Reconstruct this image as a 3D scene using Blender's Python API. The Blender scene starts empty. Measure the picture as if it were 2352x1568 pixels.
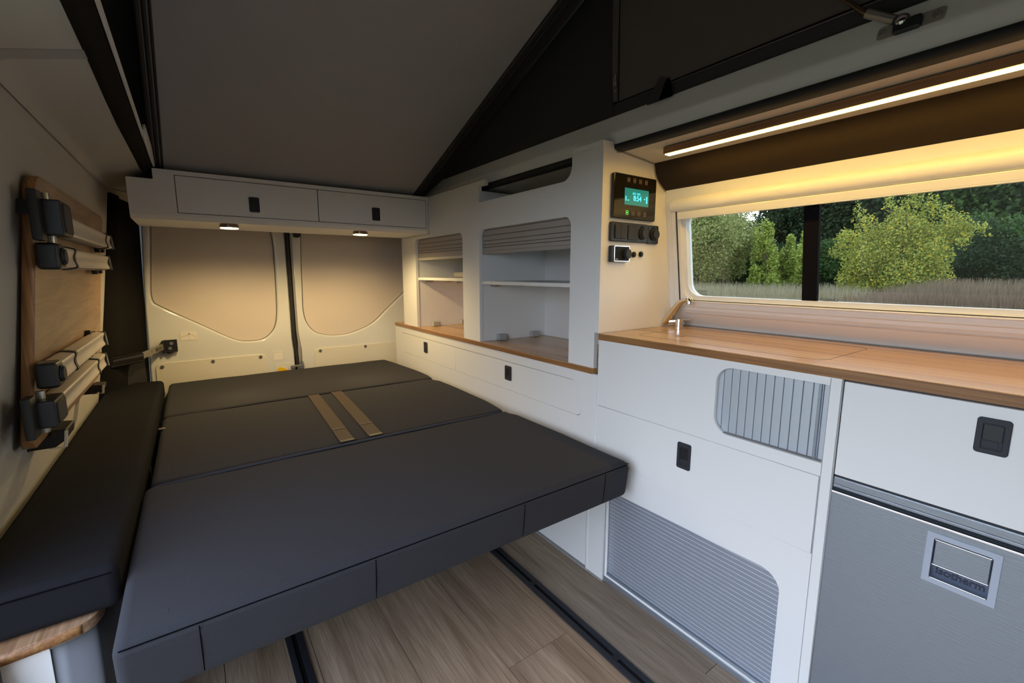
import bpy, bmesh, math, random
from mathutils import Vector, Matrix, Euler
random.seed(7)
SC = bpy.context.scene
COL = SC.collection
R = math.radians
# ------------------------------------------------------------ camera
cam = bpy.data.cameras.new('camera')
cam.sensor_width = 36.0; cam.lens = 1027.5 * 36.0 / 2352.0
cam.clip_start = 0.02; cam.clip_end = 400
camo = bpy.data.objects.new('camera', cam); COL.objects.link(camo)
camo.location = (0, 0, 0.955)
camo.rotation_mode = 'XYZ'
camo.rotation_euler = (R(90 - 8.63), 0, R(-35.49))
SC.camera = camo
# ------------------------------------------------------------ world: pale evening sky
W = bpy.data.worlds.new('sky'); SC.world = W; W.use_nodes = True
nt = W.node_tree; nt.nodes.clear()
out = nt.nodes.new('ShaderNodeOutputWorld'); bg = nt.nodes.new('ShaderNodeBackground')
tc = nt.nodes.new('ShaderNodeTexCoord'); sx = nt.nodes.new('ShaderNodeSeparateXYZ'); rp = nt.nodes.new('ShaderNodeValToRGB')
nt.links.new(tc.outputs['Generated'], sx.inputs[0]); nt.links.new(sx.outputs['Z'], rp.inputs[0])
rp.color_ramp.elements[0].position = 0.0; rp.color_ramp.elements[0].color = (0.82, 0.90, 1.0, 1)
rp.color_ramp.elements[1].position = 0.8; rp.color_ramp.elements[1].color = (0.56, 0.70, 1.0, 1)
nt.links.new(rp.outputs[0], bg.inputs[0]); bg.inputs[1].default_value = 5.3
nt.links.new(bg.outputs[0], out.inputs[0])
SC.view_settings.view_transform = 'Standard'; SC.view_settings.look = 'None'
SC.view_settings.exposure = 0.0; SC.view_settings.gamma = 1.0; SC.view_settings.use_curve_mapping = False
LED_POWER = 43.0; SPOT_POWER = 14.0; SPOT_WATT = 20.0

# ------------------------------------------------------------ materials
def mat(name, col, rough=0.5, metal=0.0, spec=0.5, bump=None, coat=0.0, emit=None, alpha=None):
    m = bpy.data.materials.new(name); m.use_nodes = True
    n = m.node_tree; b = n.nodes['Principled BSDF']
    b.inputs['Base Color'].default_value = (*col, 1); b.inputs['Roughness'].default_value = rough
    b.inputs['Metallic'].default_value = metal; b.inputs['Specular IOR Level'].default_value = spec
    b.inputs['Coat Weight'].default_value = coat
    if emit:
        b.inputs['Emission Color'].default_value = (*emit[0], 1); b.inputs['Emission Strength'].default_value = emit[1]
    if bump:
        sc, st = bump[0], bump[1]
        t = n.nodes.new('ShaderNodeTexCoord'); no = n.nodes.new('ShaderNodeTexNoise'); bu = n.nodes.new('ShaderNodeBump')
        no.inputs['Scale'].default_value = sc; no.inputs['Detail'].default_value = 3
        if len(bump) > 2:
            mp = n.nodes.new('ShaderNodeMapping'); mp.inputs['Scale'].default_value = bump[2]
            n.links.new(t.outputs['Object'], mp.inputs[0]); n.links.new(mp.outputs[0], no.inputs['Vector'])
        else: n.links.new(t.outputs['Object'], no.inputs['Vector'])
        bu.inputs['Strength'].default_value = st; bu.inputs['Distance'].default_value = 0.001
        n.links.new(no.outputs['Fac'], bu.inputs['Height']); n.links.new(bu.outputs[0], b.inputs['Normal'])
    return m
def fabric(name, c1, c2, scale=900, rough=0.95, bumps=0.6, sheen=0.15):
    m = mat(name, c1, rough, spec=0.15, bump=(scale, bumps)); n = m.node_tree; b = n.nodes['Principled BSDF']
    b.inputs['Sheen Weight'].default_value = sheen
    t = n.nodes.new('ShaderNodeTexCoord'); no = n.nodes.new('ShaderNodeTexNoise'); mx = n.nodes.new('ShaderNodeMix'); mx.data_type = 'RGBA'
    no.inputs['Scale'].default_value = scale * 0.7; no.inputs['Detail'].default_value = 2
    n.links.new(t.outputs['Object'], no.inputs['Vector']); n.links.new(no.outputs['Fac'], mx.inputs[0])
    mx.inputs[6].default_value = (*c1, 1); mx.inputs[7].default_value = (*c2, 1)
    n.links.new(mx.outputs[2], b.inputs['Base Color'])
    return m
def wood(name, stops, scale=(40, 1.6, 40), rough=0.35, coat=0.1, fine=(260, 5, 260), finestr=0.35, attr=None, dist=1.2, spec=0.4):
    m = bpy.data.materials.new(name); m.use_nodes = True; n = m.node_tree; b = n.nodes['Principled BSDF']
    t = n.nodes.new('ShaderNodeTexCoord'); src = t.outputs['Object']
    if attr:
        at = n.nodes.new('ShaderNodeAttribute'); at.attribute_name = attr
        ad = n.nodes.new('ShaderNodeVectorMath'); ad.operation = 'MULTIPLY_ADD'
        n.links.new(at.outputs['Color'], ad.inputs[0]); ad.inputs[1].default_value = (7, 11, 3); n.links.new(src, ad.inputs[2]); src = ad.outputs[0]
    mp = n.nodes.new('ShaderNodeMapping'); mp.inputs['Scale'].default_value = scale; n.links.new(src, mp.inputs[0])
    n1 = n.nodes.new('ShaderNodeTexNoise'); n1.inputs['Scale'].default_value = 1; n1.inputs['Detail'].default_value = 5; n1.inputs['Distortion'].default_value = dist
    n.links.new(mp.outputs[0], n1.inputs['Vector'])
    r = n.nodes.new('ShaderNodeValToRGB'); e = r.color_ramp.elements
    e[0].position, e[0].color = stops[0][0], (*stops[0][1], 1); e[1].position, e[1].color = stops[-1][0], (*stops[-1][1], 1)
    for p, c in stops[1:-1]:
        k = e.new(p); k.color = (*c, 1)
    n.links.new(n1.outputs['Fac'], r.inputs[0])
    mp2 = n.nodes.new('ShaderNodeMapping'); mp2.inputs['Scale'].default_value = fine; n.links.new(src, mp2.inputs[0])
    n2 = n.nodes.new('ShaderNodeTexNoise'); n2.inputs['Scale'].default_value = 1; n2.inputs['Detail'].default_value = 3; n.links.new(mp2.outputs[0], n2.inputs['Vector'])
    mr = n.nodes.new('ShaderNodeMapRange'); mr.inputs[1].default_value = 0.3; mr.inputs[2].default_value = 0.7; mr.inputs[3].default_value = 1 - finestr; mr.inputs[4].default_value = 1.1
    n.links.new(n2.outputs['Fac'], mr.inputs[0])
    mx = n.nodes.new('ShaderNodeMix'); mx.data_type = 'RGBA'; mx.blend_type = 'MULTIPLY'; mx.inputs[0].default_value = 1
    n.links.new(r.outputs[0], mx.inputs[6]); n.links.new(mr.outputs[0], mx.inputs[7])
    last = mx.outputs[2]
    if attr:
        sp = n.nodes.new('ShaderNodeSeparateColor'); n.links.new(at.outputs['Color'], sp.inputs[0])
        m3 = n.nodes.new('ShaderNodeMapRange'); m3.inputs[3].default_value = 0.86; m3.inputs[4].default_value = 1.12; n.links.new(sp.outputs[2], m3.inputs[0])
        m4 = n.nodes.new('ShaderNodeMix'); m4.data_type = 'RGBA'; m4.blend_type = 'MULTIPLY'; m4.inputs[0].default_value = 1
        n.links.new(last, m4.inputs[6]); n.links.new(m3.outputs[0], m4.inputs[7]); last = m4.outputs[2]
    n.links.new(last, b.inputs['Base Color']); b.inputs['Roughness'].default_value = rough; b.inputs['Coat Weight'].default_value = coat
    b.inputs['Coat Roughness'].default_value = 0.25; b.inputs['Specular IOR Level'].default_value = spec
    bu = n.nodes.new('ShaderNodeBump'); bu.inputs['Strength'].default_value = 0.06; bu.inputs['Distance'].default_value = 0.0004
    n.links.new(n2.outputs['Fac'], bu.inputs['Height']); n.links.new(bu.outputs[0], b.inputs['Normal'])
    return m
M = {}
M['white'] = mat('white_laminate', (0.83, 0.83, 0.82), 0.42, bump=(700, 0.08))
M['gap'] = mat('dark_gap', (0.035, 0.035, 0.04), 0.7)
M['seamgrey'] = mat('grey_edge', (0.13, 0.15, 0.16), 0.5)
M['wallcloth'] = fabric('lining_cloth', (0.43, 0.41, 0.37), (0.50, 0.48, 0.43), 700, bumps=0.4, sheen=0.05)
M['beige'] = fabric('beige_lining', (0.62, 0.58, 0.50), (0.68, 0.64, 0.56), 700, bumps=0.3, sheen=0.05)
M['paint'] = mat('white_door_paint', (0.74, 0.74, 0.70), 0.12, coat=0.6)
M['blank'] = fabric('door_lining', (0.66, 0.58, 0.51), (0.72, 0.64, 0.57), 800, bumps=0.3, sheen=0.0)
M['plaswhite'] = mat('white_plastic', (0.82, 0.82, 0.80), 0.38)
M['screen_dark'] = mat('black_gloss', (0.012, 0.011, 0.010), 0.08, spec=0.6)
M['black'] = mat('black_plastic', (0.014, 0.015, 0.017), 0.42)
M['blackmatt'] = mat('black_rubber', (0.018, 0.018, 0.019), 0.7, bump=(300, 0.3))
M['handle'] = mat('anthracite_plastic', (0.020, 0.022, 0.029), 0.6, bump=(900, 0.2))
M['felt'] = fabric('black_felt', (0.006, 0.0055, 0.005), (0.012, 0.011, 0.010), 500, sheen=0.0)
M['tent'] = fabric('tent_canvas', (0.105, 0.090, 0.082), (0.14, 0.12, 0.11), 1000, bumps=0.4, sheen=0.1)
M['tentdark'] = fabric('dark_tent_canvas', (0.038, 0.036, 0.037), (0.055, 0.051, 0.051), 1000, bumps=0.4, sheen=0.05)
M['roof'] = fabric('roof_board_lining', (0.31, 0.31, 0.32), (0.41, 0.41, 0.42), 800, bumps=0.5, sheen=0.05)
M['roofedge'] = mat('dark_edge_profile', (0.035, 0.033, 0.032), 0.6, spec=0.15)
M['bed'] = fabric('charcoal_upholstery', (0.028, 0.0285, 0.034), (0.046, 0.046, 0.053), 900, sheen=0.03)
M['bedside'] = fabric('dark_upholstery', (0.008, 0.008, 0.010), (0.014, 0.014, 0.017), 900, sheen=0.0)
M['thread'] = mat('seam_thread', (0.004, 0.004, 0.005), 1.0, spec=0.0)
M['pipe'] = fabric('piping_cloth', (0.05, 0.05, 0.058), (0.07, 0.07, 0.08), 900, sheen=0.0)
M['strap'] = mat('brown_webbing', (0.060, 0.036, 0.024), 0.7, bump=(1, 1.0, (1500, 30, 100)))
M['alu'] = mat('brushed_aluminium', (0.30, 0.33, 0.37), 0.38, metal=0.55, bump=(1, 0.3, (30, 30, 900)))
M['slat'] = mat('silver_slat', (0.34, 0.37, 0.43), 0.40, metal=0.35)
M['slatgroove'] = mat('slat_groove', (0.80, 0.83, 0.88), 0.35)
M['slatdark'] = mat('slat_gap', (0.10, 0.11, 0.13), 0.6)
M['taupe'] = mat('taupe_shutter', (0.40, 0.36, 0.34), 0.45)
M['greydoor'] = mat('grey_roll_door', (0.20, 0.205, 0.22), 0.45)
M['chrome'] = mat('chrome', (0.82, 0.82, 0.84), 0.07, metal=1.0)
M['satin'] = mat('satin_nickel', (0.74, 0.71, 0.66), 0.16, metal=1.0)
M['steel'] = mat('zinc_steel', (0.50, 0.49, 0.46), 0.32, metal=0.9)
M['leg'] = mat('cream_aluminium', (0.60, 0.55, 0.49), 0.38, metal=0.25)
M['counter'] = wood('warm_zebrano', [(0.25, (0.33, 0.165, 0.06)), (0.42, (0.48, 0.27, 0.105)), (0.55, (0.57, 0.34, 0.145)), (0.75, (0.63, 0.40, 0.185))], scale=(30, 0.45, 30), rough=0.25, coat=0.3, finestr=0.12, dist=0.5, fine=(200, 1.5, 200))
M['edge'] = wood('zebrano_edge', [(0.25, (0.20, 0.085, 0.03)), (0.5, (0.34, 0.16, 0.06)), (0.75, (0.44, 0.23, 0.09))], scale=(60, 1.5, 90), rough=0.35, coat=0.1)
M['edgev'] = wood('zebrano_edge_upright', [(0.25, (0.28, 0.13, 0.05)), (0.5, (0.42, 0.21, 0.085)), (0.75, (0.52, 0.29, 0.13))], scale=(90, 60, 1.5), fine=(260, 260, 6), rough=0.35)
M['tabletop'] = wood('brown_table_laminate', [(0.25, (0.20, 0.115, 0.06)), (0.5, (0.30, 0.18, 0.10)), (0.78, (0.38, 0.245, 0.145))], scale=(6, 2.0, 9), rough=0.4, fine=(120, 8, 160), finestr=0.15, dist=2.5)
M['barwood'] = wood('dark_oak_bar', [(0.25, (0.20, 0.095, 0.045)), (0.55, (0.33, 0.17, 0.08)), (0.8, (0.42, 0.23, 0.11))], scale=(60, 2.0, 60), rough=0.5)
M['floor'] = wood('greige_oak_plank', [(0.22, (0.24, 0.16, 0.10)), (0.42, (0.37, 0.27, 0.185)), (0.6, (0.46, 0.345, 0.245)), (0.8, (0.54, 0.42, 0.31))], scale=(11, 0.9, 11), rough=0.5, coat=0.0, fine=(330, 9, 330), finestr=0.32, attr='tint', dist=2.2)
M['led'] = mat('led_diffuser', (1, 1, 1), 0.5, emit=((1.0, 0.61, 0.125), LED_POWER))
M['spot'] = mat('spot_diffuser', (1, 1, 1), 0.5, emit=((1.0, 0.74, 0.36), SPOT_POWER))
M['lcd'] = mat('lcd_screen', (0.02, 0.10, 0.09), 0.15, emit=((0.02, 0.30, 0.24), 0.55))
M['lcdtext'] = mat('lcd_digits', (0.1, 0.6, 0.8), 0.3, emit=((0.05, 0.75, 1.0), 1.6))
M['greenled'] = mat('green_key', (0.1, 0.5, 0.1), 0.4, emit=((0.15, 1.0, 0.15), 0.9))
M['keyline'] = mat('key_outline', (0.30, 0.22, 0.15), 0.5)
M['print'] = mat('dark_print', (0.03, 0.035, 0.06), 0.6)
M['label'] = mat('label_film', (0.84, 0.80, 0.70), 0.4)
M['yellow'] = mat('yellow_tab', (0.85, 0.55, 0.01), 0.5)
M['clip'] = mat('grey_clip', (0.42, 0.42, 0.40), 0.5)
M['seal'] = mat('grey_seal', (0.32, 0.31, 0.30), 0.6)
M['ironbox'] = mat('smoked_bar', (0.006, 0.006, 0.009), 0.85, spec=0.08)
def glass_mat():
    m = bpy.data.materials.new('window_acrylic'); m.use_nodes = True; n = m.node_tree; n.nodes.clear()
    o = n.nodes.new('ShaderNodeOutputMaterial'); mx = n.nodes.new('ShaderNodeMixShader'); tr = n.nodes.new('ShaderNodeBsdfTransparent'); gl = n.nodes.new('ShaderNodeBsdfGlossy')
    fr = n.nodes.new('ShaderNodeFresnel'); fr.inputs[0].default_value = 1.45
    tr.inputs[0].default_value = (0.80, 0.81, 0.76, 1); gl.inputs['Roughness'].default_value = 0.02
    n.links.new(fr.outputs[0], mx.inputs[0]); n.links.new(tr.outputs[0], mx.inputs[1]); n.links.new(gl.outputs[0], mx.inputs[2]); n.links.new(mx.outputs[0], o.inputs[0])
    return m
M['glass'] = glass_mat()

# ------------------------------------------------------------ mesh helpers
def B(): return bmesh.new()
def box(bm, x0, x1, y0, y1, z0, z1, bev=0.0, seg=2):
    b = bmesh.new()
    vs = [b.verts.new((x, y, z)) for x in (x0, x1) for y in (y0, y1) for z in (z0, z1)]
    for f in ((0, 1, 3, 2), (4, 6, 7, 5), (0, 4, 5, 1), (2, 3, 7, 6), (0, 2, 6, 4), (1, 5, 7, 3)): b.faces.new([vs[i] for i in f])
    bmesh.ops.recalc_face_normals(b, faces=b.faces)
    if bev > 0: bmesh.ops.bevel(b, geom=list(b.edges), offset=bev, segments=seg, profile=0.5, affect='EDGES')
    merge(bm, b); return bm
def merge(bm, b, mtx=None):
    if mtx is not None: b.transform(mtx)
    me = bpy.data.meshes.new('t'); b.to_mesh(me); b.free(); bm.from_mesh(me); bpy.data.meshes.remove(me)
def quad(bm, *pts):
    vs = [bm.verts.new(p) for p in pts]; bm.faces.new(vs); return bm
def tube(bm, pts, r, seg=10, cap=True):
    pts = [Vector(p) for p in pts]; rings = []; n = len(pts); up = None
    rs = r if isinstance(r, (list, tuple)) else [r] * n
    for i, p in enumerate(pts):
        d = (pts[min(i + 1, n - 1)] - pts[max(i - 1, 0)]).normalized()
        if up is None: up = Vector((0, 0, 1)) if abs(d.z) < 0.9 else Vector((1, 0, 0))
        a = d.cross(up).normalized(); c = a.cross(d).normalized(); up = c
        rings.append([bm.verts.new(p + rs[i] * (math.cos(t) * a + math.sin(t) * c)) for t in [2 * math.pi * k / seg for k in range(seg)]])
    for i in range(n - 1):
        for k in range(seg): bm.faces.new((rings[i][k], rings[i][(k + 1) % seg], rings[i + 1][(k + 1) % seg], rings[i + 1][k]))
    if cap: bm.faces.new(rings[0][::-1]); bm.faces.new(rings[-1])
    return bm
def cyl(bm, c, r, h, axis='z', seg=32, r2=None, bev=0.0):
    b = bmesh.new(); bmesh.ops.create_cone(b, cap_ends=True, segments=seg, radius1=r, radius2=r if r2 is None else r2, depth=h)
    if bev: bmesh.ops.bevel(b, geom=[e for e in b.edges if abs(e.verts[0].co.z - e.verts[1].co.z) < 1e-6], offset=bev, segments=2, affect='EDGES')
    rot = {'z': Matrix(), 'x': Matrix.Rotation(R(90), 4, 'Y'), 'y': Matrix.Rotation(R(90), 4, 'X')}[axis]
    merge(bm, b, Matrix.Translation(c) @ rot); return bm
def sph(bm, c, r, sx=1, sy=1, sz=1):
    b = bmesh.new(); bmesh.ops.create_uvsphere(b, u_segments=20, v_segments=12, radius=r)
    merge(bm, b, Matrix.Translation(c) @ Matrix.Diagonal((sx, sy, sz, 1))); return bm
def prism(bm, poly, axis, a, b_):
    """polygon in the two other axes (order xyz without axis) extruded from a to b_"""
    def P(u, v, w): return {'x': (w, u, v), 'y': (u, w, v), 'z': (u, v, w)}[axis]
    t = bmesh.new()
    A = [t.verts.new(P(u, v, a)) for u, v in poly]; Bv = [t.verts.new(P(u, v, b_)) for u, v in poly]
    n = len(poly)
    t.faces.new(A); t.faces.new(Bv[::-1])
    for i in range(n): t.faces.new((A[i], Bv[i], Bv[(i + 1) % n], A[(i + 1) % n]))
    bmesh.ops.recalc_face_normals(t, faces=t.faces)
    merge(bm, t); return bm
def rr(u0, v0, u1, v1, r=0.01, n=6):
    """rounded rectangle; r may be (bl, br, tr, tl)"""
    rs = r if isinstance(r, (list, tuple)) else (r,) * 4
    o = []
    for (cu, cv, a0, q) in ((u0, v0, 180, rs[0]), (u1, v0, 270, rs[1]), (u1, v1, 0, rs[2]), (u0, v1, 90, rs[3])):
        if q <= 0: o.append((cu, cv)); continue
        c = (cu + (q if cu == u0 else -q), cv + (q if cv == v0 else -q))
        for k in range(n + 1):
            t = R(a0 + 90 * k / n); o.append((c[0] + q * math.cos(t), c[1] + q * math.sin(t)))
    return o
def crom(pts, n=6, closed=False):
    o = []; N = len(pts)
    rng = range(N) if closed else range(N - 1)
    for i in rng:
        g = (lambda k: pts[k % N]) if closed else (lambda k: pts[min(max(k, 0), N - 1)])
        p0, p1, p2, p3 = g(i - 1), g(i), g(i + 1), g(i + 2)
        for k in range(n):
            t = k / n
            o.append(tuple(0.5 * ((2 * b) + (-a + c) * t + (2 * a - 5 * b + 4 * c - d) * t * t + (-a + 3 * b - 3 * c + d) * t ** 3) for a, b, c, d in zip(p0, p1, p2, p3)))
    if not closed: o.append(tuple(pts[-1]))
    return o
def curve_mesh(cu):
    ob = bpy.data.objects.new('tmp', cu); COL.objects.link(ob)
    bpy.context.view_layer.update()
    me = bpy.data.meshes.new_from_object(ob.evaluated_get(bpy.context.evaluated_depsgraph_get()))
    bpy.data.objects.remove(ob); bpy.data.curves.remove(cu); return me
def plate(bm, outlines, mapf, thick, bev=0.0):
    """flat plate with holes: outlines in (u,v); mapf(u,v,w) -> xyz; w from 0 (front) to thick"""
    cu = bpy.data.curves.new('c', 'CURVE'); cu.dimensions = '2D'; cu.fill_mode = 'BOTH'; cu.extrude = thick / 2 - bev; cu.bevel_depth = bev; cu.bevel_resolution = 2
    if bev: cu.offset = -bev
    for o in outlines:
        s = cu.splines.new('POLY'); s.points.add(len(o) - 1); s.use_cyclic_u = True
        for p, (u, v) in zip(s.points, o): p.co = (u, v, 0, 1)
    me = curve_mesh(cu)
    b = bmesh.new(); b.from_mesh(me); bpy.data.meshes.remove(me)
    bmesh.ops.remove_doubles(b, verts=b.verts, dist=1e-5)
    for v in b.verts: v.co = Vector(mapf(v.co.x, v.co.y, thick / 2 - v.co.z))
    bmesh.ops.recalc_face_normals(b, faces=b.faces)
    merge(bm, b); return bm
def PX(x): return lambda u, v, w: (x + w, u, v)      # front at x, thickness towards +x ; u=y v=z
def PY(y): return lambda u, v, w: (u, y + w, v)      # front at y, thickness towards +y ; u=x v=z
def PZ(z): return lambda u, v, w: (u, v, z - w)      # top at z, thickness down ; u=x v=y
def text_bm(bm, s, size, o, ux, uy, thick=0.0004, align='LEFT', bold=0.0):
    cu = bpy.data.curves.new('t', 'FONT'); cu.offset = bold; cu.body = s; cu.size = size; cu.extrude = thick / 2; cu.align_x = align
    me = curve_mesh(cu); b = bmesh.new(); b.from_mesh(me); bpy.data.meshes.remove(me)
    ux = Vector(ux).normalized(); uy = Vector(uy).normalized(); uz = ux.cross(uy)
    mt = Matrix((( ux.x, uy.x, uz.x, o[0]), (ux.y, uy.y, uz.y, o[1]), (ux.z, uy.z, uz.z, o[2]), (0, 0, 0, 1)))
    merge(bm, b, mt); return bm
def obj(name, bm, m, parent=None, smooth=None, bevel=0.0):
    """link one mesh object; origin at its base centre"""
    if m is not None and not isinstance(m, (list, tuple)): m = [m]
    me = bpy.data.meshes.new(name)
    xs = [v.co.x for v in bm.verts]; ys = [v.co.y for v in bm.verts]; zs = [v.co.z for v in bm.verts]
    o = Vector(((min(xs) + max(xs)) / 2, (min(ys) + max(ys)) / 2, min(zs)))
    bm.transform(Matrix.Translation(-o)); bm.to_mesh(me); bm.free()
    for q in m: me.materials.append(M[q] if isinstance(q, str) else q)
    ob = bpy.data.objects.new(name, me); COL.objects.link(ob)
    w = o.copy()
    if parent is not None:
        ob.parent = parent; q = parent
        while q is not None: w = w - q.location; q = q.parent
    ob.location = w
    if smooth is not None:
        me.shade_smooth() if hasattr(me, 'shade_smooth') else None
        me.set_sharp_from_angle(angle=R(smooth))
        wn = ob.modifiers.new('wn', 'WEIGHTED_NORMAL'); wn.keep_sharp = True; wn.weight = 100
    if bevel:
        md = ob.modifiers.new('bevel', 'BEVEL'); md.width = bevel; md.segments = 2; md.limit_method = 'ANGLE'; md.angle_limit = R(40)
    return ob
def tag(o, label=None, cat=None, group=None, kind=None):
    if label: o['label'] = label
    if cat: o['category'] = cat
    if group: o['group'] = group
    if kind: o['kind'] = kind
    return o
def thing(name, label, cat, loc, group=None):
    o = bpy.data.objects.new(name, None); COL.objects.link(o); o.location = loc; o.empty_display_size = 0.05
    return tag(o, label, cat, group)
def struct(o): o['kind'] = 'structure'; return o
def copy_tree(o, parent=None):
    c = o.copy(); COL.objects.link(c)
    if parent is not None: c.parent = parent
    for ch in list(o.children): copy_tree(ch, c)
    return c

# ------------------------------------------------------------ the setting
def build_floor():
    bm = B(); lay = bm.loops.layers.color.new('tint')
    rnd = random.Random(3)
    # (x0, x1, [y joints])
    rows = [(-0.39, -0.204, [-.9, .3, 1.4, 2.7]), (-0.204, -0.014, [-.9, .9, 2.7]), (-0.014, 0.176, [-.9, .45, 1.9, 2.7]), (0.176, 0.364, [-.9, 1.25, 2.7]),
            (0.364, 0.552, [-.9, .15, 1.5, 2.7]), (0.552, 0.742, [-.9, .788, 2.7]), (0.742, 0.930, [-.9, -.2, 2.1, 2.7]), (0.930, 1.12, [-.9, .50, 2.0, 2.7]), (1.12, 1.38, [-.9, 1., 2.7])]
    for x0, x1, ys in rows:
        for a, b_ in zip(ys, ys[1:]):
            t = bmesh.new(); l2 = t.loops.layers.color.new('tint'); g = 0.0007
            vs = [t.verts.new((x, y, z)) for x in (x0 + g, x1 - g) for y in (a + g, b_ - g) for z in (-0.012, 0)]
            for f in ((0, 1, 3, 2), (4, 6, 7, 5), (0, 4, 5, 1), (2, 3, 7, 6), (0, 2, 6, 4), (1, 5, 7, 3)): t.faces.new([vs[i] for i in f])
            bmesh.ops.recalc_face_normals(t, faces=t.faces)
            c = (rnd.random(), rnd.random(), rnd.random(), 1)
            for f in t.faces:
                for l in f.loops: l[l2] = c
            merge(bm, t)
    o = obj('floor', bm, 'floor'); struct(o)
    sb = B(); box(sb, -0.40, 1.40, -0.9, 2.70, -0.05, -0.0122); obj('subfloor', sb, 'gap', o)
build_floor()

def wall_x(z): return -0.345 + (z - 0.46) * 0.145
def build_left():
    bm = B()
    # lining panel, gently bowed inward towards the top
    pts = [(wall_x(z) + 0.010 * math.sin(math.pi * (z) / 1.28), z) for z in [0, .15, .3, .46, .6, .75, .9, 1.05, 1.18, 1.27]]
    poly = pts + [(x - 0.03, z) for x, z in reversed(pts)]
    prism(bm, poly, 'y', 0.93, 2.35)
    struct(obj('wall_left', bm, 'wallcloth', smooth=40))
    bm = B()
    prof = crom([(-0.224, 1.262), (-0.221, 1.274), (-0.207, 1.289), (-0.165, 1.300), (-0.108, 1.314)], 4)
    prism(bm, prof + [(-0.10, 1.345), (-0.24, 1.30)], 'y', -0.95, 2.66)
    c = struct(obj('ceiling_left', bm, 'wallcloth', smooth=50))
    bm = B(); prism(bm, [(x, z - 0.0012) for x, z in prof[2:]] + [(x, z + 0.002) for x, z in reversed(prof[2:])], 'y', 1.045, 1.083)
    obj('cross_strip', bm, fabric('darker_cloth', (0.30, 0.29, 0.27), (0.35, 0.34, 0.31), 700), c)  # slightly raised strip of darker cloth across the ceiling lining
    # wall head above the rear pillar
    bm = B(); quad(bm, (-0.222, 2.35, 1.275), (-0.150, 2.66, 1.30), (-0.150, 2.66, 1.245), (-0.225, 2.35, 1.257)); 
    struct(obj('trim_3', bm, 'wallcloth'))
    # dark felt pillar running from the wall lining to the door edge
    bm = B(); n = 8
    ring = []
    for k in range(n + 1):
        z = 1.262 * k / n
        ring.append([(-0.352 + (z - .3) * 0.142 - 0.004, 2.345, z), (-0.30 + (z - .3) * 0.10, 2.43, z), (-0.215 + (z - .3) * 0.03, 2.62, z), (-0.200 + (z - .3) * 0.04, 2.655, z)])
    vs = [[bm.verts.new(p) for p in r_] for r_ in ring]
    for i in range(n):
        for j in range(3): bm.faces.new((vs[i][j], vs[i][j + 1], vs[i + 1][j + 1], vs[i + 1][j]))
    p = struct(obj('trim_4', bm, 'felt', smooth=60))
    md = p.modifiers.new('t', 'SOLIDIFY'); md.thickness = 0.02; md.offset = -1
    # lower plastic pillar cover
    bm = B()
    prism(bm, [(-0.345, 2.335), (-0.200, 2.60), (-0.205, 2.62), (-0.36, 2.37)], 'z', 0.0, 0.575)
    l = obj('pillar_cover', bm, 'blackmatt', p, bevel=0.004)
    bm = B(); cyl(bm, (-0.318, 2.381, 0.548), 0.006, 0.006, 'y', 16, bev=0.001); obj('screw', bm, 'steel', p)
    # door opening edge by the side cabinet
    bm = B(); box(bm, -0.385, -0.274, 0.868, 0.903, -0.0, 0.397, 0.006)
    struct(obj('trim_5', bm, 'blackmatt'))
build_left()

# --- roof frame, right side ---------------------------------------------------
YF = -0.95
bm = B(); prism(bm, [(1.026, 1.318), (1.026, 1.351), (1.031, 1.362), (1.050, 1.408), (1.055, 1.411), (1.20, 1.411), (1.20, 1.3225), (1.05, 1.3225)], 'y', YF, 2.32)
frame_r = struct(obj('trim_1', bm, 'white', smooth=30))
bm = B(); prism(bm, crom([(1.0215, 1.3185), (1.020, 1.309), (1.026, 1.3035), (1.040, 1.302), (1.056, 1.304), (1.058, 1.312), (1.050, 1.322), (1.034, 1.323)], 3, True), 'y', YF, 2.05)
struct(obj('trim_2', bm, 'blackmatt', smooth=50))
bm = B(); prism(bm, [(1.052, 1.306), (1.10, 1.3015), (1.16, 1.296), (1.202, 1.2915), (1.22, 1.2915), (1.22, 1.3220), (1.05, 1.3220)], 'y', YF, 2.60)
struct(obj('ceiling_right', bm, 'beige', smooth=40))
# dark fabric cove between roof and window wall
bm = B(); pr = crom([(1.200, 1.2925), (1.2035, 1.280), (1.2075, 1.265), (1.219, 1.2465), (1.238, 1.2305), (1.257, 1.2190), (1.272, 1.2120)], 4)
prism(bm, pr + [(1.285, 1.225), (1.25, 1.30), (1.20, 1.300)], 'y', YF, 0.925)
cove = struct(obj('trim_6', bm, fabric('brown_cove_cloth', (0.030, 0.021, 0.015), (0.048, 0.034, 0.024), 700, sheen=0.0), smooth=60))
bm = B(); tube(bm, [(x - 0.0015, 0.9255, z - 0.001) for x, z in [(1.026, 1.3165), (1.024, 1.307), (1.034, 1.301), (1.056, 1.3035), (1.12, 1.298), (1.198, 1.291)] + pr], 0.0022, 6)
obj('piping', bm, 'seal', cove, smooth=60)
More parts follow.
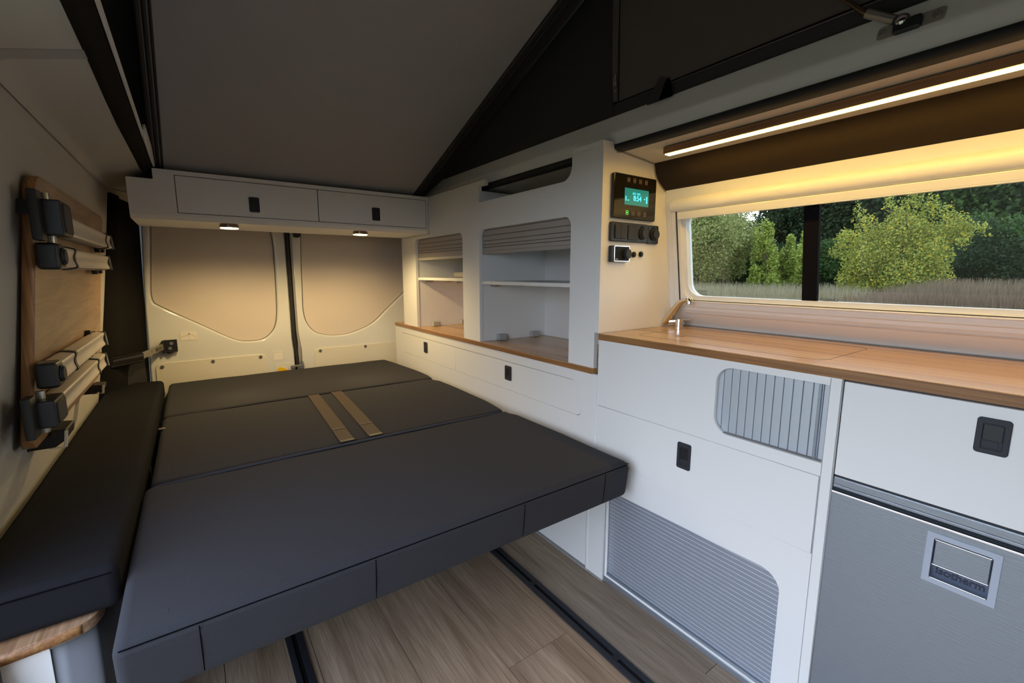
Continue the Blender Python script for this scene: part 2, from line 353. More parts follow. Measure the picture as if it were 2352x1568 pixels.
# tent canvas, right: slightly leaning, with a window flap
tent = thing('tent_canvas', 'dark brown fabric side of the raised pop-up roof above the kitchen', 'tent fabric', (1.06, 0.8, 1.411))
bm = B()
TOP = lambda y: 1.337 + (2.1 - y) * 0.368
def tx(z): return 1.053 - (z - 1.411) * 0.03
ys = [2.31, 2.1, 1.8, 1.5, 1.2, 0.9, 0.6, 0.3, 0.0, -0.3, -0.95]
for a, b_ in zip(ys, ys[1:]):
    n = 6
    for k in range(n):
        def pt(y, f): 
            zt = max(TOP(y) + 0.06, 1.43); z = 1.405 + (zt - 1.405) * f; return (tx(z) + 0.004 * math.sin(y * 9 + z * 5) * math.sin(math.pi * f), y, z)
        quad(bm, pt(a, k / n), pt(b_, k / n), pt(b_, (k + 1) / n), pt(a, (k + 1) / n))
bmesh.ops.remove_doubles(bm, verts=bm.verts, dist=1e-4)
o = obj('side_cloth', bm, 'tentdark', tent, smooth=80); md = o.modifiers.new('t', 'SOLIDIFY'); md.thickness = 0.002
def PT(off): return lambda u, v, w: (tx(v) - off + w, u, v)
bm = B(); plate(bm, [[(0.944, 1.437), (0.944, 1.77), (-0.5, 2.25), (-0.5, 1.432)]], PT(0.012), 0.006, 0.002)
flap = obj('window_flap', bm, 'tent', tent)
bm = B(); tube(bm, [(tx(1.437) - 0.0135, y, 1.4375) for y in (0.95, 0.7, 0.4, 0.1, -0.3)], 0.0016, 6); tube(bm, [(tx(z) - 0.0135, 0.934, z) for z in (1.437, 1.6, 1.76)], 0.0012, 6)
obj('seam', bm, 'thread', flap)
bm = B(); plate(bm, [[(0.953, 1.445), (0.941, 1.442), (0.938, 1.56), (0.934, 1.70), (0.934, 1.80), (0.955, 1.82), (0.957, 1.66), (0.957, 1.56)]], PT(0.016), 0.003, 0.001)
obj('zip_tape', bm, fabric('grey_zip_tape', (0.10, 0.095, 0.09), (0.13, 0.125, 0.12), 900), tent)
bm = B(); plate(bm, [rr(0.936, 1.466, 0.944, 1.492, 0.003), rr(0.938, 1.470, 0.942, 1.482, 0.0015)[::-1]], PT(0.021), 0.002, 0.0004)
plate(bm, [rr(0.9375, 1.490, 0.9425, 1.513, 0.002)], PT(0.022), 0.004, 0.001); plate(bm, [rr(0.946, 1.480, 0.949, 1.505, 0.001)], PT(0.021), 0.002)
obj('zip_pull', bm, 'satin', tent)
bm = B(); plate(bm, [[(0.830, 1.399), (0.795, 1.399), (0.772, 1.446), (0.790, 1.456), (0.805, 1.440)]], PT(0.020), 0.003, 0.001)
obj('tie_strap', bm, 'tentdark', tent)
bm = B(); plate(bm, [[(0.80, 1.402), (0.756, 1.402), (0.766, 1.448), (0.772, 1.448)]], PT(0.014), 0.002)
obj('strap_loop', bm, 'thread', tent)
bm = B(); plate(bm, [rr(0.965, 1.42, 0.99, 1.80, 0.002)], PT(0.006), 0.005, 0.001); obj('seam_band', bm, 'tentdark', tent)
# left tent side, front cloth, and roof shell
bm = B()
for a, b_ in zip(ys[1:], ys[2:]):
    quad(bm, (-0.13, a, 1.34), (-0.13, b_, 1.34), (-0.125, b_, TOP(b_) + 0.06), (-0.125, a, TOP(a) + 0.06))
quad(bm, (-0.13, 2.31, 1.30), (-0.13, 2.1, 1.34), (-0.125, 2.1, TOP(2.1) + .06), (-0.125, 2.31, TOP(2.31) + .08))
bmesh.ops.remove_doubles(bm, verts=bm.verts, dist=1e-4)
o = tag(obj('tent_canvas', bm, 'tentdark'), 'black tent fabric strip in the gap beside the left roof rail', 'tent fabric'); md = o.modifiers.new('t', 'SOLIDIFY'); md.thickness = 0.002
bm = B(); prism(bm, [(2.35, 1.38), (2.35, 1.40), (-0.98, 1.337 + 3.08 * .368 + .10), (-0.98, 1.337 + 3.08 * .368 + .07), (2.1, 1.395), (2.33, 1.31), (2.36, 1.31)], 'x', -0.16, 1.10)
struct(obj('ceiling', bm, 'tentdark'))
# roof board, hinged at the rear, sloping up to the front
def slope(x, y, w): return (x, y, 1.337 + (2.1 - y) * 0.368 + w)
bm = B()
xl = lambda y: -0.078 + (2.12 - y) * 0.036
b0 = [slope(xl(2.12), 2.12, 0), slope(0.948, 2.12, 0), slope(0.952, -0.7, 0), slope(xl(-0.7), -0.7, 0)]
t0 = [(p[0], p[1], p[2] + 0.03) for p in b0]
vs = [bm.verts.new(p) for p in b0 + t0]
for f in ((0, 1, 2, 3), (7, 6, 5, 4), (0, 4, 5, 1), (1, 5, 6, 2), (2, 6, 7, 3), (3, 7, 4, 0)): bm.faces.new([vs[i] for i in f])
bmesh.ops.recalc_face_normals(bm, faces=bm.faces)
board = tag(obj('roof_bed_board', bm, 'roof'), 'large dark grey fabric covered board sloping up under the raised roof', 'roof board')
for side, xs_ in (('r', lambda y: 0.946), ('l', lambda y: xl(y) + 0.004)):
    sg = -1 if side == 'r' else 1
    bm = B()
    for k, (dx, r_) in enumerate(((0.002, 0.006), (0.016, 0.005), (0.028, 0.0035))):
        tube(bm, [(xs_(y) + sg * dx, y, slope(0, y, -0.002)[2]) for y in (2.12, 1.4, 0.7, 0, -0.7)], r_, 8)
    obj('edge_profile', bm, 'roofedge', board, smooth=60)
# left roof rail, black
bm = B()
secs = []
for y in [2.071, 1.9, 1.7, 1.5, 1.3, 1.1, 0.9, 0.7, 0.4, 0.0, -0.5]:
    w_ = 0.002 * math.sin(y * 3)
    xo = -0.111 - 0.006 * math.exp(-((y - 1.45) / 0.3) ** 2)
    secs.append([(xo, y, 1.326), (xo + 0.002, y, 1.314), (xo + 0.012, y, 1.309), (-0.094, y, 1.311), (-0.081, y, 1.314), (-0.076, y, 1.325), (-0.078, y, 1.345), (-0.085, y, 1.352), (xo + .004, y, 1.352)])
vv = [[bm.verts.new(p) for p in s] for s in secs]; m_ = len(secs[0])
for i in range(len(secs) - 1):
    for j in range(m_): bm.faces.new((vv[i][j], vv[i][(j + 1) % m_], vv[i + 1][(j + 1) % m_], vv[i + 1][j]))
bm.faces.new(vv[0]); bm.faces.new(vv[-1][::-1]); bmesh.ops.recalc_face_normals(bm, faces=bm.faces)
rl = struct(obj('trim_7', bm, mat('brown_black_rubber', (0.016, 0.014, 0.012), 0.9, spec=0.06, bump=(200, 0.4)), smooth=50))
bm = B(); prism(bm, [(-0.073, 1.35), (-0.0705, 1.35), (-0.0705, 1.30), (-0.073, 1.30)], 'y', 1.7, 2.06) if False else box(bm, -0.0755, -0.0715, -0.5, 2.06, 1.336, 1.352)
obj('white_lip', bm, 'white', rl)
bm = B(); plate(bm, [rr(1.69, 1.325, 2.065, 1.375, (0.002, 0.002, 0.02, 0.02))], PX(-0.072), 0.006, 0.001); obj('end_cap', bm, 'white', rl)

# --- window wall ---------------------------------------------------------------
SX = lambda z: 1.335 - 0.166 * (z - 0.78)
def PW(off): return lambda u, v, w: (SX(v) - off + w, u, v)
WY0, WY1 = -0.30, 0.868
bm = B()
plate(bm, [[(YF, 0.838), (0.9265, 0.838), (0.9265, 1.2165), (YF, 1.2165)], rr(WY0 + .01, 0.884, WY1 - .01, 1.148, 0.04)], PW(0), 0.03)
prism(bm, [(SX(.838), 0.838), (1.329, 0.833), (1.334, 0.829), (1.342, 0.815), (1.362, 0.795), (1.374, 0.7795), (1.376, 0.76), (1.378, 0.0), (1.40, 0.0), (1.40, 0.78), (SX(.838) + .03, 0.838)], 'y', YF, 0.9265)
wr = struct(obj('wall_right', bm, 'plaswhite', smooth=35))
bm = B(); tube(bm, [(1.3725, y, 0.7805) for y in (0.92, -0.6)], 0.0016, 6); obj('sealant', bm, 'seal', wr)
bm = B(); tube(bm, [(1.3345, y, 0.8265) for y in (0.875, -0.6)], 0.0022, 8); obj('ridge', bm, mat('ridge_wood_reflection', (0.68, 0.56, 0.46), 0.5), wr, smooth=60)  # wall ridge; its tan colour paints in the wood worktop's reflection
bm = B(); text_bm(bm, 'Clean window only with water and soap', 0.0105, (1.3295 - 0.0032, 0.186, 0.8405), (0, -1, 0), (-0.16, 0, 1)); obj('lettering', bm, 'print', wr)
win = struct(bpy.data.objects.new('window_1', None)); COL.objects.link(win); win.location = (1.31, 0.3, 0.85)
bm = B()
plate(bm, [rr(WY0 - .03, 0.848, 0.902, 1.165, 0.012), rr(WY0, 0.873, WY1, 1.150, 0.035, 10)[::-1]], PW(0.011), 0.022, 0.003)
obj('window_frame', bm, 'plaswhite', win, smooth=40)
bm = B(); plate(bm, [rr(WY0 - .005, 0.8665, 0.8835, 1.150, 0.004), rr(WY0 + .002, 0.871, 0.8800, 1.147, 0.003)[::-1]], PW(0.0135), 0.003)
obj('track_groove', bm, 'gap', win)
bm = B(); plate(bm, [rr(WY0 - .002, 0.8715, 0.871, 1.152, 0.037, 10), rr(WY0 + .004, 0.8755, 0.865, 1.146, 0.033, 10)[::-1]], PW(-0.012), 0.006)
obj('window_seal', bm, mat('blue_black_seal', (0.03, 0.03, 0.07), 0.4), win)
bm = B(); tube(bm, [(SX(.866) - 0.0125, y, 0.8665) for y in (0.86, -0.3)], 0.003, 8); obj('lower_bead', bm, 'plaswhite', win, smooth=60)
for a, b_ in ((0.516, WY1 - 0.003), (WY0 + .003, 0.503)):
    bm = B(); box(bm, 0, 0.003, a, b_, 0.876, 1.147)
    for v in bm.verts: v.co.x += SX(v.co.z) + 0.016
    g = obj('window_pane', bm, 'glass', win)
bm = B(); box(bm, 0, 0.012, 0.492, 0.527, 0.874, 1.149)
for v in bm.verts: v.co.x += SX(v.co.z) + 0.010
obj('window_divider', bm, 'ironbox', win)
bm = B(); text_bm(bm, 'CARBEST', 0.0105, (SX(.882) + .0145, 0.4445, 0.884), (0, 1, 0), (0.166, 0, 1)); text_bm(bm, '43R-000457', 0.0062, (SX(.877) + .0150, 0.4445, 0.877), (0, 1, 0), (0.166, 0, 1))
text_bm(bm, 'CARBEST', 0.009, (SX(.892) + .0145, 0.800, 0.896), (0, 1, 0), (0.166, 0, 1)); text_bm(bm, '43R-000457', 0.006, (SX(.887) + .0150, 0.800, 0.888), (0, 1, 0), (0.166, 0, 1))
obj('pane_marking', bm, mat('pane_print', (0.05, 0.06, 0.05), 0.6), win)
# blind cassette: rounded bulge above the window and slim pull bar
bm = B()
def cass(y, s=1.0):
    c = 1.1665
    return [(SX(c) - 0.004 - s * 0.017 * math.sin(R(t)) + 0.0, y, c - 0.0215 * s * math.cos(R(t)) - 0.166 * 0) for t in range(0, 181, 15)] + [(SX(c) + 0.006, y, c + 0.022 * s), (SX(c) + .006, y, c - 0.022 * s)]
seq = [cass(0.9065, 0.55), cass(0.905, 0.8), cass(0.900, 0.94), cass(0.892, 1.0), cass(0.3), cass(WY0 - .03)]
vv = [[bm.verts.new(p) for p in s] for s in seq]; m_ = len(seq[0])
for i in range(len(seq) - 1):
    for j in range(m_): bm.faces.new((vv[i][j], vv[i][(j + 1) % m_], vv[i + 1][(j + 1) % m_], vv[i + 1][j]))
bm.faces.new(vv[0]); bm.faces.new(vv[-1][::-1]); bmesh.ops.recalc_face_normals(bm, faces=bm.faces)
obj('blind_cassette', bm, 'plaswhite', win, smooth=50)
bm = B(); plate(bm, [rr(WY0, 1.1240, 0.8740, 1.1440, 0.002)], PW(0.019), 0.014, 0.002); obj('blind_pull_bar', bm, 'plaswhite', win, smooth=40)
bm = B(); tube(bm, [(SX(1.1235) - .017, y, 1.1235) for y in (0.872, WY0)], 0.0022, 8); obj('pull_bar_lip', bm, 'plaswhite', win, smooth=60)

# shell behind the furniture and around the roof opening
bm = B(); prism(bm, [(1.365, 0.0), (1.365, 0.90), (1.30, 1.30), (1.33, 1.30), (1.40, 0.90), (1.40, 0.0)], 'y', 0.9270, 2.70)
box(bm, 1.19, 1.40, YF, 2.70, 1.3230, 1.345); box(bm, 1.03, 1.06, 2.32, 2.70, 1.31, 1.42); box(bm, 1.075, 1.21, YF, 2.70, 1.412, 1.43)
obj('outer_shell', bm, 'wallcloth', wr)
bm = B(); box(bm, -0.26, 1.25, 2.36, 2.70, 1.3450, 1.40); box(bm, -0.40, 1.40, 2.6925, 2.72, -0.05, 1.40)
struct(obj('wall_rear', bm, 'tentdark'))
bm = B(); box(bm, -0.45, 1.42, -0.98, -0.95, -0.05, 2.60); struct(obj('light_block_front', bm, 'wallcloth'))  # unseen partition, added to keep daylight from the front off the rear
bm = B(); box(bm, -0.40, -0.36, -0.95, -0.36, -0.05, 1.31); struct(obj('unseen_wall_left', bm, 'wallcloth'))  # unseen wall ahead of the door, added so daylight comes from the left
# --- rear doors --------------------------------------------------------------
def rear_door(name, outer, hole, low, screws):
    d = struct(bpy.data.objects.new(name, None)); COL.objects.link(d)
    d.location = ((min(p[0] for p in outer) + max(p[0] for p in outer)) / 2, 2.66, 0)
    bm = B(); plate(bm, [outer, hole[::-1]], PY(2.645), 0.022, 0.0095); obj('door_skin', bm, 'paint', d, smooth=60)
    # second, softer step round the window recess
    cx = sum(p[0] for p in hole) / len(hole); cz = sum(p[1] for p in hole) / len(hole)
    big = [(cx + (x - cx) * 1.02, cz + (z - cz) * 1.02) for x, z in hole]
    bm = B(); plate(bm, [big], PY(2.6605), 0.01); obj('window_blank', bm, 'blank', d)
    bm = B(); i0 = min(range(len(hole)), key=lambda i: hole[i][1]); tube(bm, [(x + (cx - x) * .012, 2.6590, z + (cz - z) * .004) for x, z in hole], 0.0010, 6); obj('recess_seal', bm, 'blackmatt', d)
    bm = B(); plate(bm, [low], PY(2.6405), 0.008, 0.002); lp = obj('service_panel', bm, mat('cream_card', (0.74, 0.70, 0.58), 0.6), d)
    for x, z in screws:
        bm = B(); cyl(bm, (x, 2.6385, z), 0.0075, 0.006, 'y', 20, bev=0.0012); obj('plug', bm, mat('grey_plug', (0.10, 0.10, 0.10), 0.6), lp, smooth=50)
    bm = B(); box(bm, min(p[0] for p in outer), max(p[0] for p in outer), 2.672, 2.69, 0, 1.36); obj('outer_skin', bm, 'paint', d)
    return d
lh = [(-0.120, 1.28), (-0.128, 1.16), (-0.143, 1.0), (-0.154, 0.885)] + crom([(-0.155, 0.862), (-0.150, 0.828), (-0.125, 0.803), (0.02, 0.710), (0.15, 0.628), (0.215, 0.610), (0.290, 0.617), (0.340, 0.665), (0.359, 0.735), (0.365, 0.84), (0.368, 0.98), (0.366, 1.13), (0.356, 1.20)], 6) + [(0.33, 1.28)]
d1 = rear_door('door_1', [(-0.205, 0), (0.428, 0), (0.430, 0.55), (0.424, 0.60), (0.424, 1.36), (-0.15, 1.36), (-0.160, 1.17), (-0.180, 0.8)], lh, rr(-0.168, 0.25, 0.295, 0.538, 0.028), [(-0.142, 0.520), (0.058, 0.524), (0.266, 0.524)])
rh = [(0.515, 1.28), (0.502, 1.18), (0.493, 1.0), (0.488, 0.80)] + crom([(0.487, 0.76), (0.500, 0.69), (0.540, 0.635), (0.60, 0.612), (0.66, 0.606), (0.74, 0.614), (0.86, 0.660), (0.96, 0.745), (1.06, 0.832), (1.10, 0.88)], 6) + [(1.12, 0.95), (1.12, 1.28)]
d2 = rear_door('door_2', [(0.463, 0), (1.24, 0), (1.24, 1.36), (0.452, 1.36), (0.452, 0.60), (0.463, 0.55)], rh, rr(0.528, 0.25, 1.17, 0.541, 0.028), [(0.561, 0.527), (0.813, 0.529), (1.06, 0.527)])
bm = B()
tube(bm, [(0.432, 2.641, z) for z in (1.36, 1.1, 0.8, 0.60)] + [(0.435, 2.640, 0.56), (0.440, 2.640, 0.50), (0.4415, 2.640, 0.30)], 0.0085, 10)
tube(bm, [(0.447, 2.650, z) for z in (1.36, 0.9, 0.5, 0.3)], 0.006, 8); obj('door_seal', bm, 'blackmatt', d2, smooth=60)
bm = B(); tube(bm, [(0.4495, 2.644, z) for z in (1.36, 1.0, 0.65)] + [(0.455, 2.643, 0.58), (0.4535, 2.643, 0.51), (0.455, 2.643, 0.455)], [0.005, 0.005, 0.005, 0.007, 0.009, 0.004], 10); obj('edge_flange', bm, 'seal', d2, smooth=60)
bm = B(); plate(bm, [[(0.458, 1.19), (0.508, 1.19), (0.498, 1.150), (0.484, 1.142), (0.465, 1.145)]], PY(2.630), 0.015, 0.003); obj('upper_latch', bm, 'blackmatt', d2)
bm = B(); box(bm, 0.436, 0.470, 2.628, 2.648, 0.425, 0.462, 0.003); box(bm, 0.404, 0.452, 2.624, 2.634, 0.452, 0.463, 0.002); cyl(bm, (0.462, 2.632, 0.470), 0.007, 0.02, 'z', 12); box(bm, 0.404, 0.425, 2.622, 2.636, 0.446, 0.463, 0.002); obj('latch', bm, 'steel', d2)
bm = B(); plate(bm, [rr(0.330, 0.3, 0.422, 0.478, 0.008)], PY(2.6435), 0.004, 0.001); obj('latch_cover', bm, 'paint', d1)
bm = B(); plate(bm, [crom([(0.337, 0.440), (0.345, 0.455), (0.357, 0.459), (0.370, 0.452), (0.388, 0.440), (0.372, 0.428), (0.350, 0.426)], 4, True)], PY(2.638), 0.004, 0.001); obj('release_tab', bm, 'yellow', d1)
bm = B(); plate(bm, [rr(-0.062, 0.637, 0.003, 0.680, 0.002)], PY(2.6435), 0.001); st = obj('sticker', bm, 'label', d1)
bm = B(); 
def line(bm, pts, w=0.0008, y=2.6428):
    for (a, b_) in zip(pts, pts[1:]):
        dx, dz = b_[0] - a[0], b_[1] - a[1]; l = math.hypot(dx, dz) or 1; nx, nz = -dz / l * w / 2, dx / l * w / 2
        quad(bm, (a[0] + nx, y, a[1] + nz), (b_[0] + nx, y, b_[1] + nz), (b_[0] - nx, y, b_[1] - nz), (a[0] - nx, y, a[1] - nz))
line(bm, [(-0.058, 0.651), (-0.052, 0.656), (-0.038, 0.660), (-0.030, 0.668), (-0.022, 0.668), (-0.014, 0.660), (-0.004, 0.655), (-0.003, 0.646)]); line(bm, [(-0.027, 0.676), (-0.027, 0.641)], 0.0004); line(bm, [(-0.032, 0.662), (-0.024, 0.672)]); line(bm, [(-0.030, 0.672), (-0.022, 0.662)])
obj('diagram', bm, mat('brown_print', (0.22, 0.14, 0.06), 0.6), st)
bm = B(); plate(bm, [rr(0.328, 0.498, 0.369, 0.548, 0.003)], PY(2.6435), 0.001); st = obj('sticker', bm, 'label', d1)
bm = B(); line(bm, [(0.333, 0.538), (0.338, 0.541), (0.348, 0.541)], 0.002); line(bm, [(0.352, 0.540), (0.365, 0.541)], 0.002); line(bm, [(0.343, 0.524), (0.357, 0.519), (0.360, 0.525)], 0.0008)
obj('diagram', bm, mat('grey_print', (0.45, 0.42, 0.36), 0.6), st)
# check arm with mounting plate on the left door
arm = thing('door_check_arm', 'jointed metal door check arm bolted to the left rear door', 'door arm', (-0.2, 2.55, 0.56))
bm = B(); plate(bm, [rr(-0.128, 0.592, -0.076, 0.646, 0.002)], PY(2.634), 0.008, 0.001); box(bm, -0.128, -0.076, 2.622, 2.642, 0.590, 0.5935, 0.001); box(bm, -0.134, -0.126, 2.618, 2.642, 0.585, 0.645, 0.002); cyl(bm, (-0.105, 2.63, 0.586), 0.012, 0.006, 'z', 16); obj('mounting_plate', bm, 'black', arm)
for x, z in ((-0.098, 0.629), (-0.105, 0.606)):
    bm = B(); cyl(bm, (x, 2.632, z), 0.008, 0.006, 'y', 6, bev=0.001); obj('bolt', bm, 'steel', arm)
def barbox(bm, a, b_, w, h, bev=0.001):
    a, b_ = Vector(a), Vector(b_); d = b_ - a; l = d.length
    t = bmesh.new(); box(t, -w / 2, w / 2, 0, l, -h / 2, h / 2, bev)
    q = d.normalized(); s = q.cross(Vector((0, 0, 1))).normalized(); u = s.cross(q)
    merge(bm, t, Matrix(((s.x, q.x, u.x, a.x), (s.y, q.y, u.y, a.y), (s.z, q.z, u.z, a.z), (0, 0, 0, 1))))
bm = B(); barbox(bm, (-0.205, 2.48, 0.600), (-0.128, 2.625, 0.618), 0.006, 0.028, 0.0015); bar_ = obj('arm_bar', bm, mat('dull_zinc', (0.33, 0.31, 0.27), 0.45, metal=0.7), arm)
bm = B(); barbox(bm, (-0.152, 2.573, 0.612), (-0.137, 2.602, 0.6155), 0.0075, 0.014, 0.0005); obj('stamped_slot', bm, mat('dark_zinc', (0.17, 0.16, 0.14), 0.45, metal=0.7), bar_)
for f in (0.45, 0.62):
    bm = B(); p = Vector((-0.205, 2.48, 0.600)).lerp(Vector((-0.128, 2.625, 0.618)), f); cyl(bm, p, 0.0028, 0.009, 'x', 10); obj('hole', bm, 'gap', bar_)
bm = B(); barbox(bm, (-0.300, 2.40, 0.594), (-0.195, 2.49, 0.600), 0.016, 0.036, 0.005); tube(bm, [(-0.295, 2.395, 0.612), (-0.2, 2.48, 0.617)], 0.006, 8); tube(bm, [(-0.295, 2.395, 0.578), (-0.2, 2.48, 0.583)], 0.006, 8)
obj('arm_housing', bm, 'screen_dark', arm, smooth=50)

# --- flush pull handle -----------------------------------------------------------
def pull(name, parent, face, u0, v0, u1, v1, big=False):
    """flush handle: rounded frame with recessed latch; face = ('x', pos) or ('y', pos)"""
    Pf = PX if face[0] == 'x' else PY; p = face[1]; w = u1 - u0; h = v1 - v0; bw = w * 0.2; r_ = min(w, h) * 0.13
    bm = B(); plate(bm, [rr(u0, v0, u1, v1, r_), rr(u0 + bw, v0 + h * .14, u1 - bw, v1 - h * .16, r_ * .4)[::-1]], Pf(p - 0.003), 0.006, 0.001)
    plate(bm, [rr(u0 + .002, v0 + .002, u1 - .002, v1 - .002, r_)], Pf(p - 0.0012), 0.0014)
    f = obj('handle', bm, 'handle', parent)
    bm = B(); plate(bm, [rr(u0 + bw * 1.05, v0 + h * .38, u1 - bw * 1.05, v1 - h * .19, r_ * .3)], Pf(p - 0.0024), 0.002, 0.0006)
    obj('latch', bm, 'black', f)
    bm = B(); plate(bm, [rr(u0 + bw * 1.5, v0 + h * .19, u1 - bw * 1.2, v0 + h * .36, r_ * .3)], Pf(p - 0.0018), 0.0012, 0.0004)
    obj('finger_recess', bm, 'handle', f)
    return f

# --- overhead cabinet ---------------------------------------------------------
oc = thing('overhead_cabinet', 'long white wall cabinet with two flap doors above the rear doors', 'cabinet', (0.41, 2.24, 1.148))
bm = B()
prism(bm, [(2.0742, 1.1624), (2.086, 1.148), (2.41, 1.148), (2.41, 1.322), (2.0985, 1.322), (2.0985, 1.1624)], 'x', -0.076, 0.9765)
prism(bm, [(2.074, 1.162), (2.086, 1.148), (2.41, 1.148), (2.41, 1.285), (2.074, 1.285)], 'x', -0.1505, -0.0762)
plate(bm, [[(-0.0762, 1.1625), (0.9765, 1.1625), (0.9765, 1.322), (-0.0762, 1.322)], [(-0.0155, 1.1725), (-0.0155, 1.3065), (0.9640, 1.3065), (0.9640, 1.1725)]], PY(2.074), 0.024)
obj('cabinet_body', bm, 'white', oc, smooth=20)
bm = B(); plate(bm, [[(-0.0165, 1.1715), (0.9650, 1.1715), (0.9650, 1.3075), (-0.0165, 1.3075)]], PY(2.080), 0.003); obj('door_gap', bm, 'gap', oc)
for (a, b_, hx) in ((-0.0130, 0.4680, 0.214), (0.4712, 0.9615, 0.699)):
    bm = B(); plate(bm, [[(a, 1.1750), (b_, 1.1750), (b_, 1.3040), (a, 1.3040)]], PY(2.0742), 0.006); dr = obj('door', bm, 'white', oc)
    pull('handle', dr, ('y', 2.0742), hx, 1.194, hx + 0.036, 1.251)
# --- spot lights
for i, (x, lab) in enumerate(((0.145, 'round warm surface spot under the overhead cabinet, the nearer to the wall table'), (0.660, 'round warm surface spot under the overhead cabinet, the nearer to the shelves'))):
    t = thing('spot_light', lab, 'lamp', (x, 2.135, 1.133), 'round spots under the overhead cabinet')
    bm = B(); cyl(bm, (x, 2.135, 1.1465), 0.030, 0.003, 'z', 36); cyl(bm, (x, 2.135, 1.1390), 0.0330, 0.011, 'z', 40, bev=0.001); obj('housing', bm, mat('bronze_ring', (0.20, 0.15, 0.11), 0.3, metal=0.8), t, smooth=40)
    bm = B(); cyl(bm, (x, 2.135, 1.1325), 0.0315, 0.003, 'z', 40, bev=0.001); obj('diffuser', bm, 'spot', t, smooth=40)
    ld = bpy.data.lights.new('spot_beam', 'SPOT'); ld.energy = SPOT_WATT; ld.color = (1.0, 0.72, 0.33); ld.spot_size = R(166); ld.spot_blend = 0.6; ld.shadow_soft_size = 0.03
    lo = bpy.data.objects.new('spot_beam', ld); COL.objects.link(lo); lo.parent = t; lo.location = (0, 0, -0.005)

# --- rear shelf unit (right) ---------------------------------------------------
XR = 0.977
su = thing('shelf_unit', 'tall white open shelf unit with roller shutters standing on the low rear worktop', 'cabinet', (1.16, 1.6, 0.669))
outer = [(0.9275, 0.6695), (1.056, 0.6695)]
holeB = [(1.056, 0.6695)] + rr(1.056, 0.68, 1.603, 1.131, (0, 0, 0.028, 0.035), 8)[0:0]
# outline walked counter-clockwise in (y,z) with the openings reaching down to the worktop
def arc(cy, cz, r_, a0, a1, n=7): return [(cy + r_ * math.cos(R(a0 + (a1 - a0) * k / n)), cz + r_ * math.sin(R(a0 + (a1 - a0) * k / n))) for k in range(n + 1)]
out_ = [(0.9437, 0.6695), (1.056, 0.6695)] + arc(1.056 + 0.030, 1.131 - 0.030, 0.030, 180, 90) + arc(1.603 - 0.030, 1.131 - 0.030, 0.030, 90, 0) + [(1.603, 0.6695), (1.742, 0.6695)] \
    + arc(1.742 + 0.030, 1.131 - 0.030, 0.030, 180, 90) + arc(2.248 - 0.030, 1.131 - 0.030, 0.030, 90, 0) + [(2.248, 0.6695), (2.43, 0.6695), (2.43, 1.147), (2.073, 1.147), (2.073, 1.3225), (1.600, 1.3225), (1.554, 1.3225), (1.554, 1.301), (1.603, 1.301)] \
    + arc(1.603 - 0.014, 1.2385 + 0.014, 0.014, 0, -90, 4) + arc(1.056 + 0.042, 1.2385 + 0.042, 0.042, 270, 180) + [(1.056, 1.311), (0.9437, 1.311)]
bm = B(); plate(bm, [out_], PX(XR), 0.016, 0.0012); obj('face_panel', bm, 'white', su, smooth=30)
bm = B(); plate(bm, [rr(0.9285, 1.3115, 1.054, 1.327, 0.001)], PX(XR - .0008), 0.044, 0.001); obj('top_rail', bm, 'white', su)
for y0 in (1.604, 2.249):
    bm = B(); box(bm, XR + .016, 1.352, y0 + 0.002, y0 + 0.018, 0.6695, 1.286); obj('upright', bm, 'white', su)
bm = B(); box(bm, XR + .016, 1.352, 1.724, 1.740, 0.6695, 1.286); obj('upright', bm, 'white', su)
bm = B(); box(bm, 1.335, 1.352, 0.945, 2.60, 0.6695, 1.29); obj('back_panel', bm, 'white', su)
for a, b_ in ((1.63, 1.63), ):
    pass
bm = B(); box(bm, XR + .02, 1.20, 0.945, 2.06, 1.200, 1.212); obj('top_board', bm, 'white', su)
for (a, b_, z) in ((0.946, 1.604, 0.911), (1.742, 2.247, 0.921)):
    bm = B(); box(bm, XR + 0.012, 1.333, a + .0005, b_ - .0005, z, z + 0.0135, 0.001); sh = obj('shelf', bm, 'white', su)
    for cx_, cy_ in ((1.03, b_ - 0.020), (1.15, b_ - 0.020), (1.03, a + 0.14)):
        bm = B(); box(bm, cx_, cx_ + 0.03, cy_ - .018, cy_ + .018, z - 0.010, z - 0.0005, 0.002); obj('shelf_clip', bm, 'clip', su)
for cx_, cy_ in ((1.06, 1.590), (1.24, 1.590), (1.06, 2.233), (1.235, 2.233)):
    bm = B(); box(bm, cx_, cx_ + 0.04, cy_ - .012, cy_ + 0.013, 0.670, 0.696, 0.003); obj('corner_clip', bm, 'clip', su, smooth=30)
for (a, b_, zb) in ((1.055, 1.604, 1.045), (1.741, 2.249, 1.035)):
    bm = B(); z = 1.15; n = 0
    hs = [0.020] * 3 + [0.016] + [0.010] * 3
    zs_ = [1.150, 1.128, 1.106, 1.086, 1.071, 1.060, zb]
    for z1, z0 in zip(zs_, zs_[1:]): box(bm, XR + 0.0175, XR + 0.0255, a - 0.01, b_ + 0.003, z0 + 0.0012, z1 - 0.0002, 0.0015)
    s_ = obj('roller_shutter', bm, 'taupe', su)
    bm = B(); box(bm, XR + 0.021, XR + 0.025, a - 0.008, b_ + .002, zb + .001, 1.15); obj('shutter_backing', bm, 'gap', s_)
    bm = B(); box(bm, XR + 0.0165, XR + 0.0275, a - 0.008, b_ - 0.012 + .014, zb - 0.012, zb + 0.001, 0.002); obj('shutter_end_bar', bm, 'taupe' if a < 1.5 else 'beige', s_)
bm = B(); box(bm, 1.17, 1.334, 1.742, 1.90, 0.9350, 1.02, 0.01); box(bm, 1.2, 1.334, 1.90, 2.247, 0.9350, 0.965, 0.006); obj('wheel_arch_box', bm, 'beige', su)

